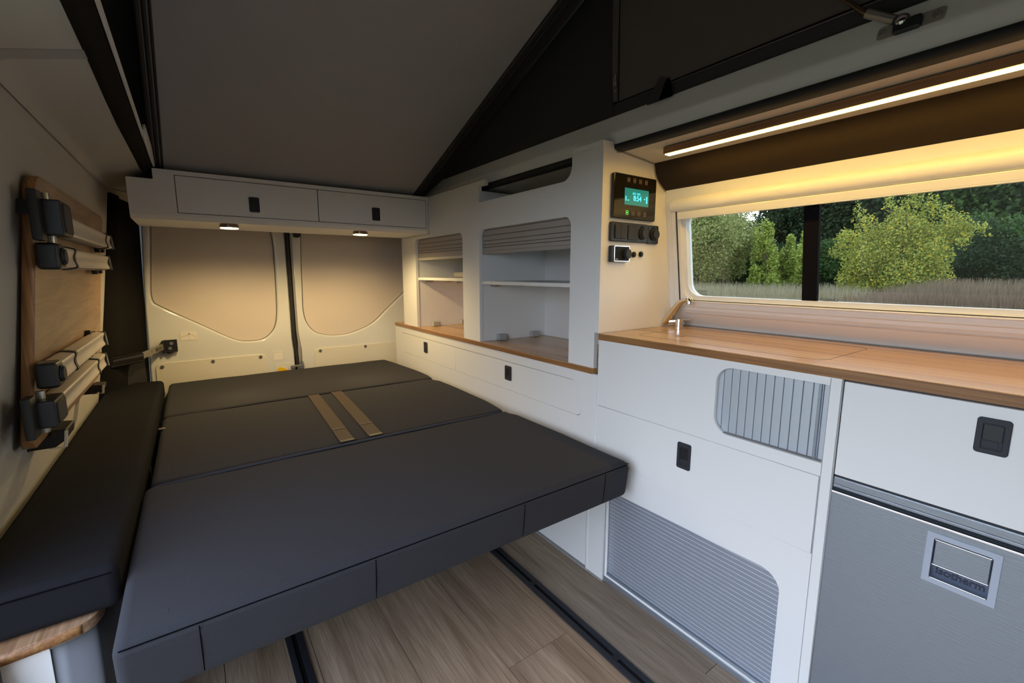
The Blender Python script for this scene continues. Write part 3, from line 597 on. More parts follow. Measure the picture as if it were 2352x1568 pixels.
# column end panel carrying the controls
bm = B()
prof = [(XR, 0.7795), (XR, 1.311), (1.020, 1.3165), (1.022, 1.304), (1.036, 1.2995), (1.056, 1.3015), (1.12, 1.2965), (1.197, 1.2895)] + [(x - .003, z - .002) for x, z in pr[2:]] + [(SX(1.20), 1.20), (SX(.86), 0.86), (SX(.838), .838), (1.330, 0.829), (1.340, 0.815), (1.360, 0.795), (1.372, 0.7795)]
plate(bm, [prof], PY(0.9270), 0.0160)
obj('end_panel', bm, 'white', su, smooth=30)

# low rear worktop and cabinet under it
bm = B(); box(bm, XR - 0.004, 1.36, 0.9445, 2.566, 0.6515, 0.6690, 0.001)
wt = tag(obj('rear_worktop', bm, 'counter'), 'low narrow wood worktop running under the open shelf unit at the rear', 'worktop')
bm = B(); box(bm, XR - 0.0046, XR - 0.0038, 0.9450, 2.5655, 0.6522, 0.6683); obj('edge_band', bm, 'edge', wt)
lc = thing('drawer_cabinet', 'long white low cabinet with two flush fronts beside the bed', 'cabinet', (1.16, 1.7, 0))
bm = B()
fr1 = [(1.8245, 0.504), (2.46, 0.504), (2.46, 0.6135), (1.8245, 0.6135)]
fr2 = [(1.021, 0.5045), (1.8225, 0.504), (1.8225, 0.6135), (1.040, 0.6185)]
fr2 = rr(0.9925, 0.5045, 1.8225, 0.6165, (0.022, 0, 0, 0.045), 7)
box(bm, XR + 0.012, 1.36, 0.945, 2.60, 0.0, 0.651)
plate(bm, [[(0.9280, 0.002), (2.57, 0.002), (2.57, 0.6512), (0.9280, 0.6512)], [(p[0], p[1]) for p in rr(0.9905, 0.5025, 2.470, 0.6180, (0.024, 0, 0, 0.047), 7)][::-1]], PX(XR), 0.014)
obj('cabinet_body', bm, 'white', lc)
bm = B(); plate(bm, [rr(0.989, 0.501, 2.472, 0.6195, (0.024, 0, 0, 0.047), 7)], PX(XR + .004), 0.003); obj('front_gap', bm, 'seamgrey', lc)
for outl, hy, hz in ((rr(0.9930, 0.5050, 1.8247, 0.6155, (0.022, 0, 0, 0.045), 7), (1.374, 1.416), (0.544, 0.601)), (rr(1.8275, 0.5050, 2.4675, 0.6155, 0), (2.128, 2.170), (0.544, 0.600))):
    bm = B(); plate(bm, [outl], PX(XR + 0.0004), 0.008); f = obj('drawer_front', bm, 'white', lc)
    pull('handle', f, ('x', XR), hy[0], hz[0], hy[1], hz[1])
# stepped plinth post seen under the bed
bm = B(); plate(bm, [rr(0.8735, 0.006, 0.9475, 0.335, 0.001)], PX(XR - 0.010), 0.010, 0.002); tube(bm, [(XR - .0105, 0.938, 0.006), (XR - .0105, 0.938, 0.33)], 0.0015, 6); obj('plinth_post', bm, 'white', lc)
bm = B(); box(bm, XR - 0.012, XR + .004, 0.872, 1.60, 0.0, 0.006, 0.002); obj('plinth_strip', bm, 'seal', lc)

# --- kitchen unit -------------------------------------------------------------
XK = 0.980
kt = tag(obj('kitchen_worktop', box(B(), XK - 0.003, 1.3725, -0.60, 0.9260, 0.7595, 0.7790, 0.0012), 'counter'), 'wide warm wood kitchen worktop running under the window', 'worktop')
bm = B(); box(bm, XK - 0.0038, XK - 0.0028, -0.60, 0.9255, 0.7603, 0.7778); obj('edge_band', bm, 'edge', kt)
bm = B(); plate(bm, [rr(1.04, 0.36, 1.31, 0.842, 0.03, 8), rr(1.0410, 0.361, 1.3090, 0.841, 0.0292, 8)[::-1]], PZ(0.7793), 0.0005); obj('sink_lid_joint', bm, 'gap', kt)
bm = B(); cyl(bm, (1.125, 0.752, 0.7792), 0.0145, 0.0014, 'z', 30); obj('lid_finger_hole', bm, 'edge', kt)

kc = thing('kitchen_cabinet', 'white kitchen cabinet with a drop front and two silver roller shutters', 'cabinet', (1.17, 0.62, 0))
bm = B()
lowhole = [(0.8625, -0.001), (0.8625, 0.3045)] + arc(0.379 + 0.040, 0.3125 - 0.040, 0.040, 90, 180)[0:] + [(0.379, -0.001)]
lowhole = [(0.872, 0.3035), (0.872, 0.018), (0.378, 0.018)] + arc(0.378 + 0.042, 0.3115 - 0.042, 0.042, 180, 90)
uphole = rr(0.3260, 0.5855, 0.5535, 0.7435, (0, 0.038, 0.038, 0), 8)
plate(bm, [[(0.3062, 0.0), (0.9268, 0.0), (0.9268, 0.7590), (0.3062, 0.7590)], lowhole[::-1], uphole[::-1],
           [(0.3260, 0.3900), (0.3260, 0.5590), (0.9240, 0.5590), (0.9240, 0.3900)]], PX(XK), 0.016)
box(bm, XK + .016, 1.37, 0.908, 0.9265, 0.0, 0.7590); box(bm, XK + .016, 1.37, 0.3062, 0.324, 0.0, 0.759); box(bm, 1.3, 1.32, 0.32, 0.91, 0, 0.759)
box(bm, XK + .016, 1.3, 0.324, 0.908, 0.565, 0.580); box(bm, XK + .016, 1.3, 0.324, 0.908, 0.36, 0.375)
obj('cabinet_body', bm, 'white', kc)
bm = B(); plate(bm, [rr(0.3062, 0.0, 0.3070, 0.759, 0)], PX(XK - .0004), 0.0006); tube(bm, [(XK - .0001, 0.3250, 0.001), (XK - .0001, 0.3250, 0.758)], 0.0006, 6); obj('panel_joint', bm, 'seal', kc)
bm = B(); plate(bm, [[(0.3255, 0.3895), (0.9245, 0.3895), (0.9245, 0.5595), (0.3255, 0.5595)]], PX(XK + .004), 0.003); obj('front_gap', bm, 'seamgrey', kc)
bm = B(); plate(bm, [[(0.3282, 0.3920), (0.9220, 0.3920), (0.9220, 0.5573), (0.3282, 0.5573)]], PX(XK + 0.0002), 0.008); f = obj('drop_front', bm, 'white', kc)
pull('handle', f, ('x', XK), 0.605, 0.4640, 0.643, 0.5320)
bm = B()
ysl = 0.5535
yy = 0.560; k = 0
while yy > 0.330:
    box(bm, XK + 0.0135, XK + 0.0205, yy - 0.0178, yy - 0.0006, 0.583, 0.747, 0.0012); yy -= 0.0184
s1 = obj('roller_shutter', bm, mat('pale_slat', (0.52, 0.56, 0.61), 0.4, metal=0.25), kc)
bm = B(); box(bm, XK + 0.017, XK + 0.021, 0.327, 0.56, 0.583, 0.747); obj('shutter_backing', bm, 'slatdark', s1)
bm = B(); box(bm, XK + 0.008, XK + 0.020, 0.3415, 0.3465, 0.586, 0.743, 0.001); obj('shutter_end_bar', bm, 'alu', s1)
bm = B(); box(bm, XK + 0.001, XK + 0.014, 0.3262, 0.552, 0.5856, 0.5885, 0.0006); obj('shutter_track', bm, 'seal', kc)
bm = B(); z = 0.0; nsl = 25
for k in range(nsl):
    z0 = 0.016 + k * 0.01185; box(bm, XK + 0.0130, XK + 0.0190, 0.370, 0.880, z0, z0 + 0.01065, 0.0004)
s2 = obj('roller_shutter', bm, 'slat', kc)
bm = B(); box(bm, XK + 0.0137, XK + 0.0185, 0.371, 0.879, 0.017, 0.312); obj('shutter_backing', bm, 'slatgroove', s2)
bm = B(); box(bm, XK + 0.004, XK + 0.016, 0.378, 0.872, 0.0185, 0.0260, 0.002); box(bm, XK - 0.0015, XK + 0.005, 0.36, 0.9, 0.0, 0.0165, 0.002); obj('shutter_track', bm, 'alu', kc)

fc = thing('fridge_cabinet', 'white cabinet around the fridge with a black flush handle on its upper door', 'cabinet', (1.17, -0.15, 0))
bm = B(); box(bm, XK + 0.0165, 1.37, -0.60, 0.3055, 0.5685, 0.7585); box(bm, XK + 0.0165, 1.37, -0.60, -0.33, 0.0, 0.5685); box(bm, XK, XK + .0165, -0.60, -0.335, 0.0, 0.7585)
obj('cabinet_body', bm, 'white', fc)
bm = B(); box(bm, XK + .008, XK + 0.0165, -0.334, 0.3055, 0.5705, 0.7590); obj('door_gap', bm, 'gap', fc)
bm = B(); plate(bm, [rr(-0.330, 0.5725, 0.3025, 0.7555, 0.001)], PX(XK), 0.0145, 0.0008); f = obj('door', bm, 'white', fc)
pull('handle', f, ('x', XK), 0.0875, 0.6800, 0.1250, 0.7365)
bm = B(); box(bm, XK + 0.001, XK + 0.020, -0.33, 0.3035, 0.5525, 0.5680, 0.002); box(bm, XK + .003, XK + .02, -0.33, .3035, 0.5465, 0.5520, 0.001); obj('trim_rail', bm, 'alu', fc)

fg = thing('fridge', 'brushed silver built-in fridge with a recessed pull handle', 'fridge', (1.17, -0.015, 0.01))
bm = B(); box(bm, XK + 0.030, 1.36, -0.328, 0.3050, 0.01, 0.5460); obj('fridge_body', bm, 'gap', fg)
bm = B(); plate(bm, [rr(-0.325, 0.02, 0.3045, 0.5390, 0.002), rr(0.0835, 0.4445, 0.1525, 0.5165, 0.003)[::-1]], PX(XK + 0.0005), 0.029, 0.0015); dd = obj('fridge_door', bm, 'alu', fg)
bm = B(); box(bm, XK - .001, XK + 0.004, -0.325, 0.3045, 0.5355, 0.5400, 0.001); obj('door_edge', bm, 'chrome', fg)
bm = B(); plate(bm, [rr(0.0740, 0.4360, 0.1620, 0.5260, 0.001), rr(0.0835, 0.4445, 0.1525, 0.5165, 0.003)[::-1]], PX(XK - 0.0012), 0.003, 0.0008); hf = obj('handle_frame', bm, mat('pale_grey_frame', (0.42, 0.46, 0.54), 0.5), dd)
bm = B(); box(bm, XK + 0.012, XK + 0.015, 0.0830, 0.1530, 0.444, 0.517); obj('handle_recess', bm, mat('recess_grey', (0.13, 0.16, 0.23), 0.35, metal=0.4), dd)
bm = B(); plate(bm, [rr(0.0855, 0.4695, 0.1505, 0.5150, 0.002)], PX(XK + .001), 0.008, 0.001); obj('pull_plate', bm, 'alu', dd)
for z_ in (0.5140, 0.4700, 0.4455):
    bm = B(); tube(bm, [(XK + .0003, 0.0850, z_), (XK + .0003, 0.1510, z_)], 0.0015, 8); obj('bright_edge', bm, 'chrome', dd, smooth=60)
bm = B(); text_bm(bm, 'isotherm', 0.0165, (XK + 0.0112, 0.1475, 0.4515), (0, -1, 0), (0, 0, 1), 0.0008, bold=0.0004); obj('lettering', bm, 'print', dd)

# --- LED bar --------------------------------------------------------------------
lb = thing('light_bar', 'long wooden bar with a glowing LED strip under the roof above the window', 'lamp', (1.113, 0.2, 1.279))
bm = B(); box(bm, 1.094, 1.1275, -0.66, 0.8155, 1.2810, 1.2985, 0.0008); obj('bar', bm, 'barwood', lb)
bm = B(); box(bm, 1.1000, 1.1190, -0.655, 0.8135, 1.2795, 1.2812); obj('diffuser', bm, 'led', lb)

# --- controls on the column -------------------------------------------------------
Y0 = 0.9270
cp = thing('control_panel', 'black control panel with a lit green display on the white column', 'control panel', (1.105, 0.92, 1.115))
bm = B(); plate(bm, [rr(1.0115, 1.1150, 1.2020, 1.2420, 0.006)], PY(Y0 - 0.0125), 0.0120, 0.002); obj('panel_body', bm, 'screen_dark', cp, smooth=30)
bm = B(); plate(bm, [rr(1.057, 1.156, 1.1655, 1.2035, 0.001)], PY(Y0 - 0.0131), 0.0008); lcd = obj('display', bm, 'lcd', cp)
bm = B(); text_bm(bm, '8:54', 0.0215, (1.0950, Y0 - 0.0136, 1.1695), (1, 0, 0), (0, 0, 1)); text_bm(bm, '25°C  25°C', 0.0075, (1.091, Y0 - 0.0136, 1.1870), (1, 0, 0), (0, 0, 1))
obj('digits', bm, 'lcdtext', lcd); bm = B()
box(bm, 1.0605, 1.0635, Y0 - .0137, Y0 - .0132, 1.167, 1.180); obj('level_bars', bm, 'lcdtext', lcd); bm = B(); box(bm, 1.1545, 1.1590, Y0 - .0137, Y0 - .0132, 1.166, 1.1855); obj('level_bars', bm, 'lcdtext', lcd); bm = B(); box(bm, 1.0690, 1.0750, Y0 - .0137, Y0 - .0132, 1.168, 1.1705); obj('level_bars', bm, 'lcdtext', lcd); bm = B(); box(bm, 1.1450, 1.1490, Y0 - .0137, Y0 - .0132, 1.176, 1.179)
obj('level_bars', bm, 'lcdtext', lcd)
def keyframe(bm, x, z, s=0.0055):
    plate(bm, [rr(x - s, z - s * 1.1, x + s, z + s * 1.1, 0.001), rr(x - s + .001, z - s * 1.1 + .001, x + s - .001, z + s * 1.1 - .001, 0.0006)[::-1]], PY(Y0 - 0.0129), 0.0005)
    plate(bm, [rr(x - s * .35, z - s * .35, x + s * .35, z + s * .35, 0.0005)], PY(Y0 - 0.0129), 0.0005)
for x in (1.0725, 1.099, 1.126, 1.153):
    bm = B(); keyframe(bm, x, 1.2265); obj('key', bm, 'keyline', cp)
for i, x in enumerate((1.0700, 1.0965, 1.1240, 1.1510)):
    bm = B(); keyframe(bm, x, 1.1335 - .001 * i * 0); obj('key', bm, 'greenled' if i == 0 else 'keyline', cp)
ss = thing('socket_strip', 'black switch and socket frame on the column under the control panel', 'socket', (1.117, 0.92, 1.048))
bm = B(); plate(bm, [rr(1.0075, 1.0490, 1.1740, 1.1050, 0.005)], PY(Y0 - 0.0100), 0.0096, 0.002); plate(bm, [rr(1.1745, 1.0475, 1.2270, 1.1040, 0.005)], PY(Y0 - 0.0100), 0.0096, 0.002); obj('frame', bm, 'black', ss, smooth=30)
bm = B(); plate(bm, [rr(1.0225, 1.0575, 1.0450, 1.0975, 0.004)], PY(Y0 - 0.0135), 0.005, 0.001); plate(bm, [rr(1.0455, 1.0575, 1.0690, 1.0975, 0.004)], PY(Y0 - 0.0135), 0.005, 0.001); obj('switch', bm, 'handle', ss)
bm = B(); plate(bm, [rr(1.0800, 1.0550, 1.1260, 1.0985, 0.005)], PY(Y0 - 0.0125), 0.004, 0.001); obj('blank_cover', bm, 'handle', ss)
for x in (1.1485, 1.2030):
    bm = B(); cyl(bm, (x, Y0 - 0.012, 1.0765), 0.0190, 0.006, 'y', 32, bev=0.001); cyl(bm, (x + .002, Y0 - 0.017, 1.0765), 0.0155, 0.006, 'y', 32, bev=0.0015); box(bm, x - .005, x + .005, Y0 - .016, Y0 - .010, 1.0920, 1.0990, 0.001); obj('socket_cap', bm, 'handle', ss, smooth=40)
hc = thing('heater_control', 'small square heater control with a silver edged front and round knob', 'heater control', (1.047, 0.92, 0.990))
bm = B(); plate(bm, [rr(1.0085, 0.9895, 1.0860, 1.0365, 0.004)], PY(Y0 - 0.0140), 0.0136, 0.002); obj('housing', bm, 'black', hc, smooth=30)
bm = B(); plate(bm, [rr(1.0185, 0.9905, 1.0860, 1.0360, 0.002), rr(1.0205, 0.9925, 1.0840, 1.0340, 0.0015)[::-1]], PY(Y0 - 0.0152), 0.0014); obj('silver_edge', bm, 'chrome', hc)
bm = B(); plate(bm, [rr(1.0205, 0.9925, 1.0840, 1.0340, 0.0015)], PY(Y0 - 0.0146), 0.0008); obj('front_glass', bm, mat('dull_black', (0.01, 0.01, 0.012), 0.6, spec=0.2), hc)
bm = B(); cyl(bm, (1.0700, Y0 - 0.020, 1.0130), 0.0145, 0.012, 'y', 30, bev=0.002); obj('knob', bm, 'handle', hc, smooth=40)
bm = B(); box(bm, 1.0245, 1.0345, Y0 - .0152, Y0 - .0147, 0.9965, 0.9980); obj('maker_mark', bm, 'label', hc)
for x, z, lab in ((1.1200, 1.0130, 'small round black push button beside the heater control knob, inner of the pair'), (1.1530, 1.0145, 'small round black push button, the outer of the pair, farther from the heater control')):
    t = thing('push_button', lab, 'button', (x, Y0 - .005, z - .008), 'round buttons beside the heater control')
    bm = B(); cyl(bm, (x, Y0 - 0.0032, z), 0.0088, 0.006, 'y', 28, bev=0.0012); obj('bezel', bm, 'black', t, smooth=40)
    bm = B(); cyl(bm, (x, Y0 - 0.0072, z), 0.0055, 0.003, 'y', 24, bev=0.0008); obj('cap', bm, 'handle', t, smooth=40)

# --- faucet ------------------------------------------------------------------------
fa = thing('kitchen_faucet', 'folded chrome faucet in the corner of the wood worktop under the window', 'faucet', (1.303, 0.876, 0.779))
bm = B(); cyl(bm, (1.303, 0.876, 0.7905), 0.0140, 0.023, 'z', 40, bev=0.0015); cyl(bm, (1.303, 0.876, 0.7800), 0.0150, 0.002, 'z', 40); obj('base', bm, 'chrome', fa, smooth=40)
bm = B(); cyl(bm, (1.303, 0.876, 0.8045), 0.0130, 0.005, 'z', 36, bev=0.0015); barbox(bm, (1.303, 0.866, 0.8055), (1.300, 0.831, 0.8085), 0.007, 0.0038, 0.0015); obj('lever', bm, 'chrome', fa, smooth=40)
path = crom([(0.9215, 0.7905), (0.912, 0.8005), (0.895, 0.8225), (0.8775, 0.8450), (0.866, 0.8585), (0.853, 0.8675), (0.838, 0.8715)], 5)
bm = B(); prev = None
for i, (py, pz) in enumerate(path):
    q = path[min(i + 1, len(path) - 1)]; q0 = path[max(i - 1, 0)]
    d = Vector((0, q[0] - q0[0], q[1] - q0[1])).normalized(); nrm = Vector((0, -d.z, d.y))
    f = i / (len(path) - 1); h_ = 0.0122 * (0.62 + 0.42 * math.sin(math.pi * min(1, f * 1.0 + .12))); w_ = 0.0110 + 0.003 * math.sin(math.pi * f)
    ring = [bm.verts.new(Vector((1.287, py, pz)) + nrm * h_ * math.sin(t) * (0.75 if math.sin(t) * nrm.z < 0 else 1) + Vector((1, 0, 0)) * w_ * math.copysign(abs(math.cos(t)) ** 0.7, math.cos(t))) for t in [2 * math.pi * k / 20 for k in range(20)]]
    if prev:
        for k in range(20): bm.faces.new((prev[k], prev[(k + 1) % 20], ring[(k + 1) % 20], ring[k]))
    else: first = ring
    prev = ring
bm.faces.new(first[::-1]); bm.faces.new(prev); bmesh.ops.recalc_face_normals(bm, faces=bm.faces)
barbox(bm, (1.289, 0.908, 0.797), (1.299, 0.885, 0.800), 0.014, 0.012, 0.003)
obj('spout', bm, 'satin', fa, smooth=50)
bm = B(); tube(bm, [(1.287, 0.8335, 0.8790), (1.287, 0.8325, 0.8730), (1.287, 0.8320, 0.8600)], [0.0050, 0.0098, 0.0098], 24); cyl(bm, (1.287, 0.8320, 0.8585), 0.0082, 0.005, 'z', 24); obj('nozzle', bm, 'chrome', fa, smooth=50)

# --- bed ------------------------------------------------------------------------------
def soft(x0, x1, y0, y1, z0, z1, r=0.02, dome=0.004, seg=5, cuts=10):
    b = bmesh.new(); box(b, x0, x1, y0, y1, z0, z1, r, seg)
    bmesh.ops.subdivide_edges(b, edges=[e for e in b.edges if e.calc_length() > 0.2], cuts=cuts, use_grid_fill=True)
    for v in b.verts:
        u = (v.co.x - x0) / (x1 - x0); w = (v.co.y - y0) / (y1 - y0)
        if v.co.z > (z0 + z1) / 2: v.co.z += dome * (math.sin(math.pi * min(max(u, 0), 1)) * math.sin(math.pi * min(max(w, 0), 1))) ** 0.5 - 0.0 + 0.0008 * math.sin(v.co.x * 23 + v.co.y * 17)
    return b
bed = thing('sofa_bed', 'charcoal fold-flat sofa bed of three cushions filling the rear', 'bed', (0.41, 1.69, 0))
def cushion(x0, x1, y0, y1, z0, z1, clip=None, dome=0.005, r=0.018):
    b = soft(x0, x1, y0, y1, z0, z1, r, dome)
    if clip:
        for v in b.verts: v.co = Vector(clip(v.co))
    return obj('cushion', b, 'bed', bed, smooth=80)
def taper(y0, y1, amt):  # right end pulls in towards the seams
    def f(c):
        if c.x > 0.6:
            w = (c.y - y0) / (y1 - y0); c.x -= amt(w) * (c.x - 0.6) / 0.35
        return c
    return f
c1 = cushion(-0.125, 0.955, 2.003, 2.617, 0.335, 0.443, taper(2.0, 2.61, lambda w: 0.035 * max(0, (w - .3) / .7) ** 1.5 + 0.012 * max(0, 1 - w / .08)))
c2 = cushion(-0.125, 0.953, 1.352, 1.995, 0.335, 0.443, taper(1.35, 1.99, lambda w: 0.024 * max(0, 1 - w / .3) ** 1.3 + 0.03 * max(0, 1 - (1 - w) / .08)))
def front_clip(c):
    c = taper(.77, 1.345, lambda w: 0.028 * max(0, 1 - (1 - w) / .10))(c)
    if c.y < 0.80 and c.z < 0.43: c.y += 0.010 * (0.43 - c.z) / 0.09 - 0.006
    return c
c3 = cushion(-0.135, 0.946, 0.766, 1.343, 0.338, 0.443, front_clip, r=0.017)
# seams and piping on the front cushion
bm = B(); tube(bm, [(x, 0.7665 + 0.0005, 0.4335) for x in (-0.127, 0.2, 0.6, 0.938)], 0.0010, 6)
for x in (-0.034, 0.234, 0.579, 0.845): tube(bm, [(x, 0.7605, 0.433), (x, 0.7615, 0.41), (x, 0.7655, 0.375), (x, 0.7695, 0.350)], 0.0008, 6)
tube(bm, [(0.9460, 0.770, 0.4325), (0.9470, 0.9, 0.4330), (0.9465, 1.2, 0.433)], 0.0010, 6)
obj('stitching', bm, 'thread', c3)
bm = B(); tube(bm, crom([(-0.118, 1.336, 0.436), (-0.09, 1.338, 0.4415), (0.1, 1.338, 0.4455), (0.45, 1.339, 0.4468), (0.75, 1.338, 0.4455), (0.90, 1.336, 0.4405), (0.928, 1.330, 0.434)], 4), 0.0042, 8); obj('piping', bm, 'pipe', c3, smooth=60)
bm = B(); tube(bm, crom([(-0.110, 1.990, 0.437), (0.1, 1.988, 0.4440), (0.45, 1.988, 0.4455), (0.8, 1.988, 0.4440), (0.915, 1.982, 0.436)], 4), 0.0030, 8); obj('piping', bm, 'bed', c2, smooth=60)
bm = B(); sph(bm, (-0.072, 0.810, 0.4425), 0.004, 1, 1, 0.6); obj('button', bm, 'bed', c3, smooth=60)
for x, y, rz in ((-0.115, 1.85, 0), (0.925, 1.865, 0)):
    bm = B(); box(bm, x - 0.014, x + 0.014, y - 0.008, y + 0.008, 0.4415, 0.4428) if x < 0 else box(bm, x - 0.010, x + 0.016, y - 0.010, y + 0.010, 0.4385, 0.4405, 0.0005)
    obj('fabric_tag', bm, 'steel' if x < 0 else 'clip', c2)
for xa, xb in ((0.3825, 0.3495), (0.4755, 0.437)):
    bm = B(); n = 10; w = 0.0215; t_ = 0.0022
    rows = []
    for k in range(n + 1):
        f = k / n; y = 1.992 + (1.352 - 1.992) * f; x = xa + (xb - xa) * f
        z = 0.4475 + 0.0012 * math.sin(math.pi * f) + (0.0 if k else -0.003)
        rows.append([bm.verts.new((x - w, y, z)), bm.verts.new((x + w, y, z)), bm.verts.new((x + w, y, z + t_)), bm.verts.new((x - w, y, z + t_))])
    for a, b_ in zip(rows, rows[1:]):
        for j in range(4): bm.faces.new((a[j], a[(j + 1) % 4], b_[(j + 1) % 4], b_[j]))
    bm.faces.new(rows[0][::-1]); bm.faces.new(rows[-1]); bmesh.ops.recalc_face_normals(bm, faces=bm.faces)
    s = obj('belt_strap', bm, 'strap', bed)
    s['label'] = 'brown webbing strap'
    bm = B(); box(bm, xb - w, xb + w, 1.350, 1.366, 0.4478, 0.4520, 0.001); obj('strap_end', bm, 'black', s)
    bm = B(); f = 0.80; box(bm, xa + (xb - xa) * f - w, xa + (xb - xa) * f + w, 1.992 - .64 * f - .004, 1.992 - .64 * f + .004, 0.4508, 0.4522, 0.0003); obj('bartack', bm, mat('tan_stitch', (0.16, 0.11, 0.08), 0.8), s)
bm = B(); box(bm, -0.10, 0.93, 1.36, 2.60, 0.0, 0.334, 0.004); box(bm, -0.08, 0.90, 1.00, 1.36, 0.300, 0.336, 0.003); obj('base_frame', bm, 'blackmatt', bed)

# --- left: side cabinet, side cushion ----------------------------------------------------
sc = thing('side_cabinet', 'rounded low cabinet with wood top in the near left corner', 'cabinet', (-0.25, 1.6, 0))
outl = [(-0.343, 0.906), (-0.268, 0.910), (-0.228, 0.914)] + crom([(-0.212, 0.917), (-0.190, 0.924), (-0.175, 0.938), (-0.168, 0.962)], 5) + [(-0.167, 1.0), (-0.160, 2.33), (-0.343, 2.33)]
bm = B(); prism(bm, outl, 'z', 0.3815, 0.3995)
tp = obj('worktop', bm, wood('side_zebrano', [(0.25, (0.16, 0.075, 0.03)), (0.45, (0.34, 0.19, 0.10)), (0.6, (0.42, 0.26, 0.15)), (0.75, (0.46, 0.30, 0.18))], scale=(45, 1.2, 45), rough=0.35), sc, bevel=0.001)
ins = lambda d: [(-0.343, 0.906 + d), (-0.268, 0.910 + d), (-0.228, 0.914 + d)] + crom([(-0.212, 0.917 + d), (-0.192, 0.925 + d), (-0.178 , 0.941 + d * .6), (-0.168 - d, 0.966)], 5) + [(-0.167 - d, 1.0), (-0.160 - d, 2.33)]
def skin(pts, z0, z1, t):
    bm = B()
    a = [bm.verts.new((x, y, z0)) for x, y in pts]; b_ = [bm.verts.new((x, y, z1)) for x, y in pts]
    for i in range(len(pts) - 1): bm.faces.new((a[i], a[i + 1], b_[i + 1], b_[i]))
    return bm
bm = skin([(p[0], p[1]) for p in outl[:-1]][0:9], 0.3825, 0.3985, 0); 
for v in bm.verts: v.co += Vector((0.0, -0.0012, 0))
o = obj('edge_band', bm, 'edge', tp, smooth=50); md = o.modifiers.new('t', 'SOLIDIFY'); md.thickness = 0.001
bm = skin(ins(0.006)[0:3], 0.0, 0.3812, 0); o = obj('front_panel', bm, 'white', sc); md = o.modifiers.new('t', 'SOLIDIFY'); md.thickness = 0.012; md.offset = -1
bm = skin(ins(0.010)[2:], 0.0, 0.3812, 0); o = obj('curved_roller_door', bm, 'greydoor', sc, smooth=60); md = o.modifiers.new('t', 'SOLIDIFY'); md.thickness = 0.006; md.offset = -1
bm = skin(ins(0.004)[2:], 0.3770, 0.3812, 0); o = obj('door_track', bm, 'alu', sc, smooth=60); md = o.modifiers.new('t', 'SOLIDIFY'); md.thickness = 0.003; md.offset = -1
b = soft(-0.327, -0.137, 0.934, 2.560, 0.4003, 0.478, 0.016, 0.004)
for v in b.verts:
    if v.co.y < 1.2 and v.co.z > 0.44 and v.co.x > -0.2: v.co.z += 0
    if v.co.x > -0.2: v.co.x -= 0.004 * max(0, (1.6 - v.co.y)) 
    if v.co.x > -0.2 and v.co.y > 2.4: v.co.y -= 0.03
bc = thing('side_cushion', 'long narrow black cushion lying along the left wall beside the bed', 'cushion', (-0.24, 1.7, 0.4))
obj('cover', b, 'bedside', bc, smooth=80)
bm = B(); tube(bm, [(-0.318, 0.9345, 0.466), (-0.25, 0.9335, 0.4665), (-0.150, 0.9350, 0.466)], 0.0012, 6); obj('stitching', bm, 'thread', bc)

# --- floor rails ---------------------------------------------------------------------------
def floor_rail(xc, w, lab):
    t = thing('floor_rail', lab, 'floor rail', (xc, 0.3, 0), 'black seat rails sunk in the floor')
    bm = B(); h = w / 2
    for s in (-1, 1): box(bm, xc + s * h - (0.0145 if s > 0 else 0), xc + s * h + (0.0145 if s < 0 else 0), -0.85, 2.45, 0.0002, 0.0062, 0.0012)
    obj('rail_flanges', bm, mat('black_anodised', (0.022, 0.024, 0.030), 0.38), t)
    bm = B(); box(bm, xc - h + .014, xc + h - .014, -0.85, 2.45, 0.0002, 0.0015); obj('channel', bm, mat('channel_black', (0.004, 0.004, 0.005), 0.6), t)
    for y in (-0.4, -0.02, 0.32, 0.653, 0.988, 1.32):
        bm = B(); cyl(bm, (xc, y, 0.0045), 0.0095, 0.0042, 'z', 18); obj('rail_stop', bm, 'black', t)
floor_rail(0.785, 0.040, 'black metal seat rail in the floor, the one nearer the kitchen cabinet')
floor_rail(0.141, 0.040, 'black metal seat rail in the floor, the one nearer the side cabinet')

# --- gas strut ---------------------------------------------------------------------------------
gs = thing('gas_strut', 'thin black roof strut on a ball mount above the kitchen light', 'strut', (1.035, 0.3, 1.36))
bm = B(); tube(bm, [(1.030, 0.345, 1.4125), (1.005, 0.62, 1.70)], 0.0042, 10); obj('rod', bm, mat('bronze_black', (0.12, 0.08, 0.05), 0.3, metal=0.7), gs, smooth=60)
bm = B(); tube(bm, [(1.032, 0.306, 1.388), (1.030, 0.348, 1.4160)], 0.0078, 16); obj('end_fitting', bm, 'steel', gs, smooth=50)
bm = B(); sph(bm, (1.031, 0.2955, 1.381), 0.0125); obj('ball_joint', bm, 'chrome', gs, smooth=60)
def PF(u, v, w): # on the sloped face of the frame
    x = 1.031 + (v - 1.362) * 0.41 if v > 1.362 else 1.026 + (v - 1.351) * .45
    return (x - 0.003 + w, u, v)
bm = B(); plate(bm, [rr(0.240, 1.362, 0.330, 1.386, 0.006)], PF, 0.003, 0.0005); br = obj('bracket', bm, mat('grey_bracket', (0.42, 0.40, 0.36), 0.3, metal=0.3), gs)
bm = B(); box(bm, 1.021, 1.036, 0.268, 0.306, 1.362, 1.382, 0.003); obj('socket_block', bm, 'black', gs)
for y in (0.322, 0.250):
    bm = B(); cyl(bm, (1.0315, y, 1.374), 0.0062, 0.006, 'x', 20, bev=0.001); obj('screw', bm, 'steel', br, smooth=40)

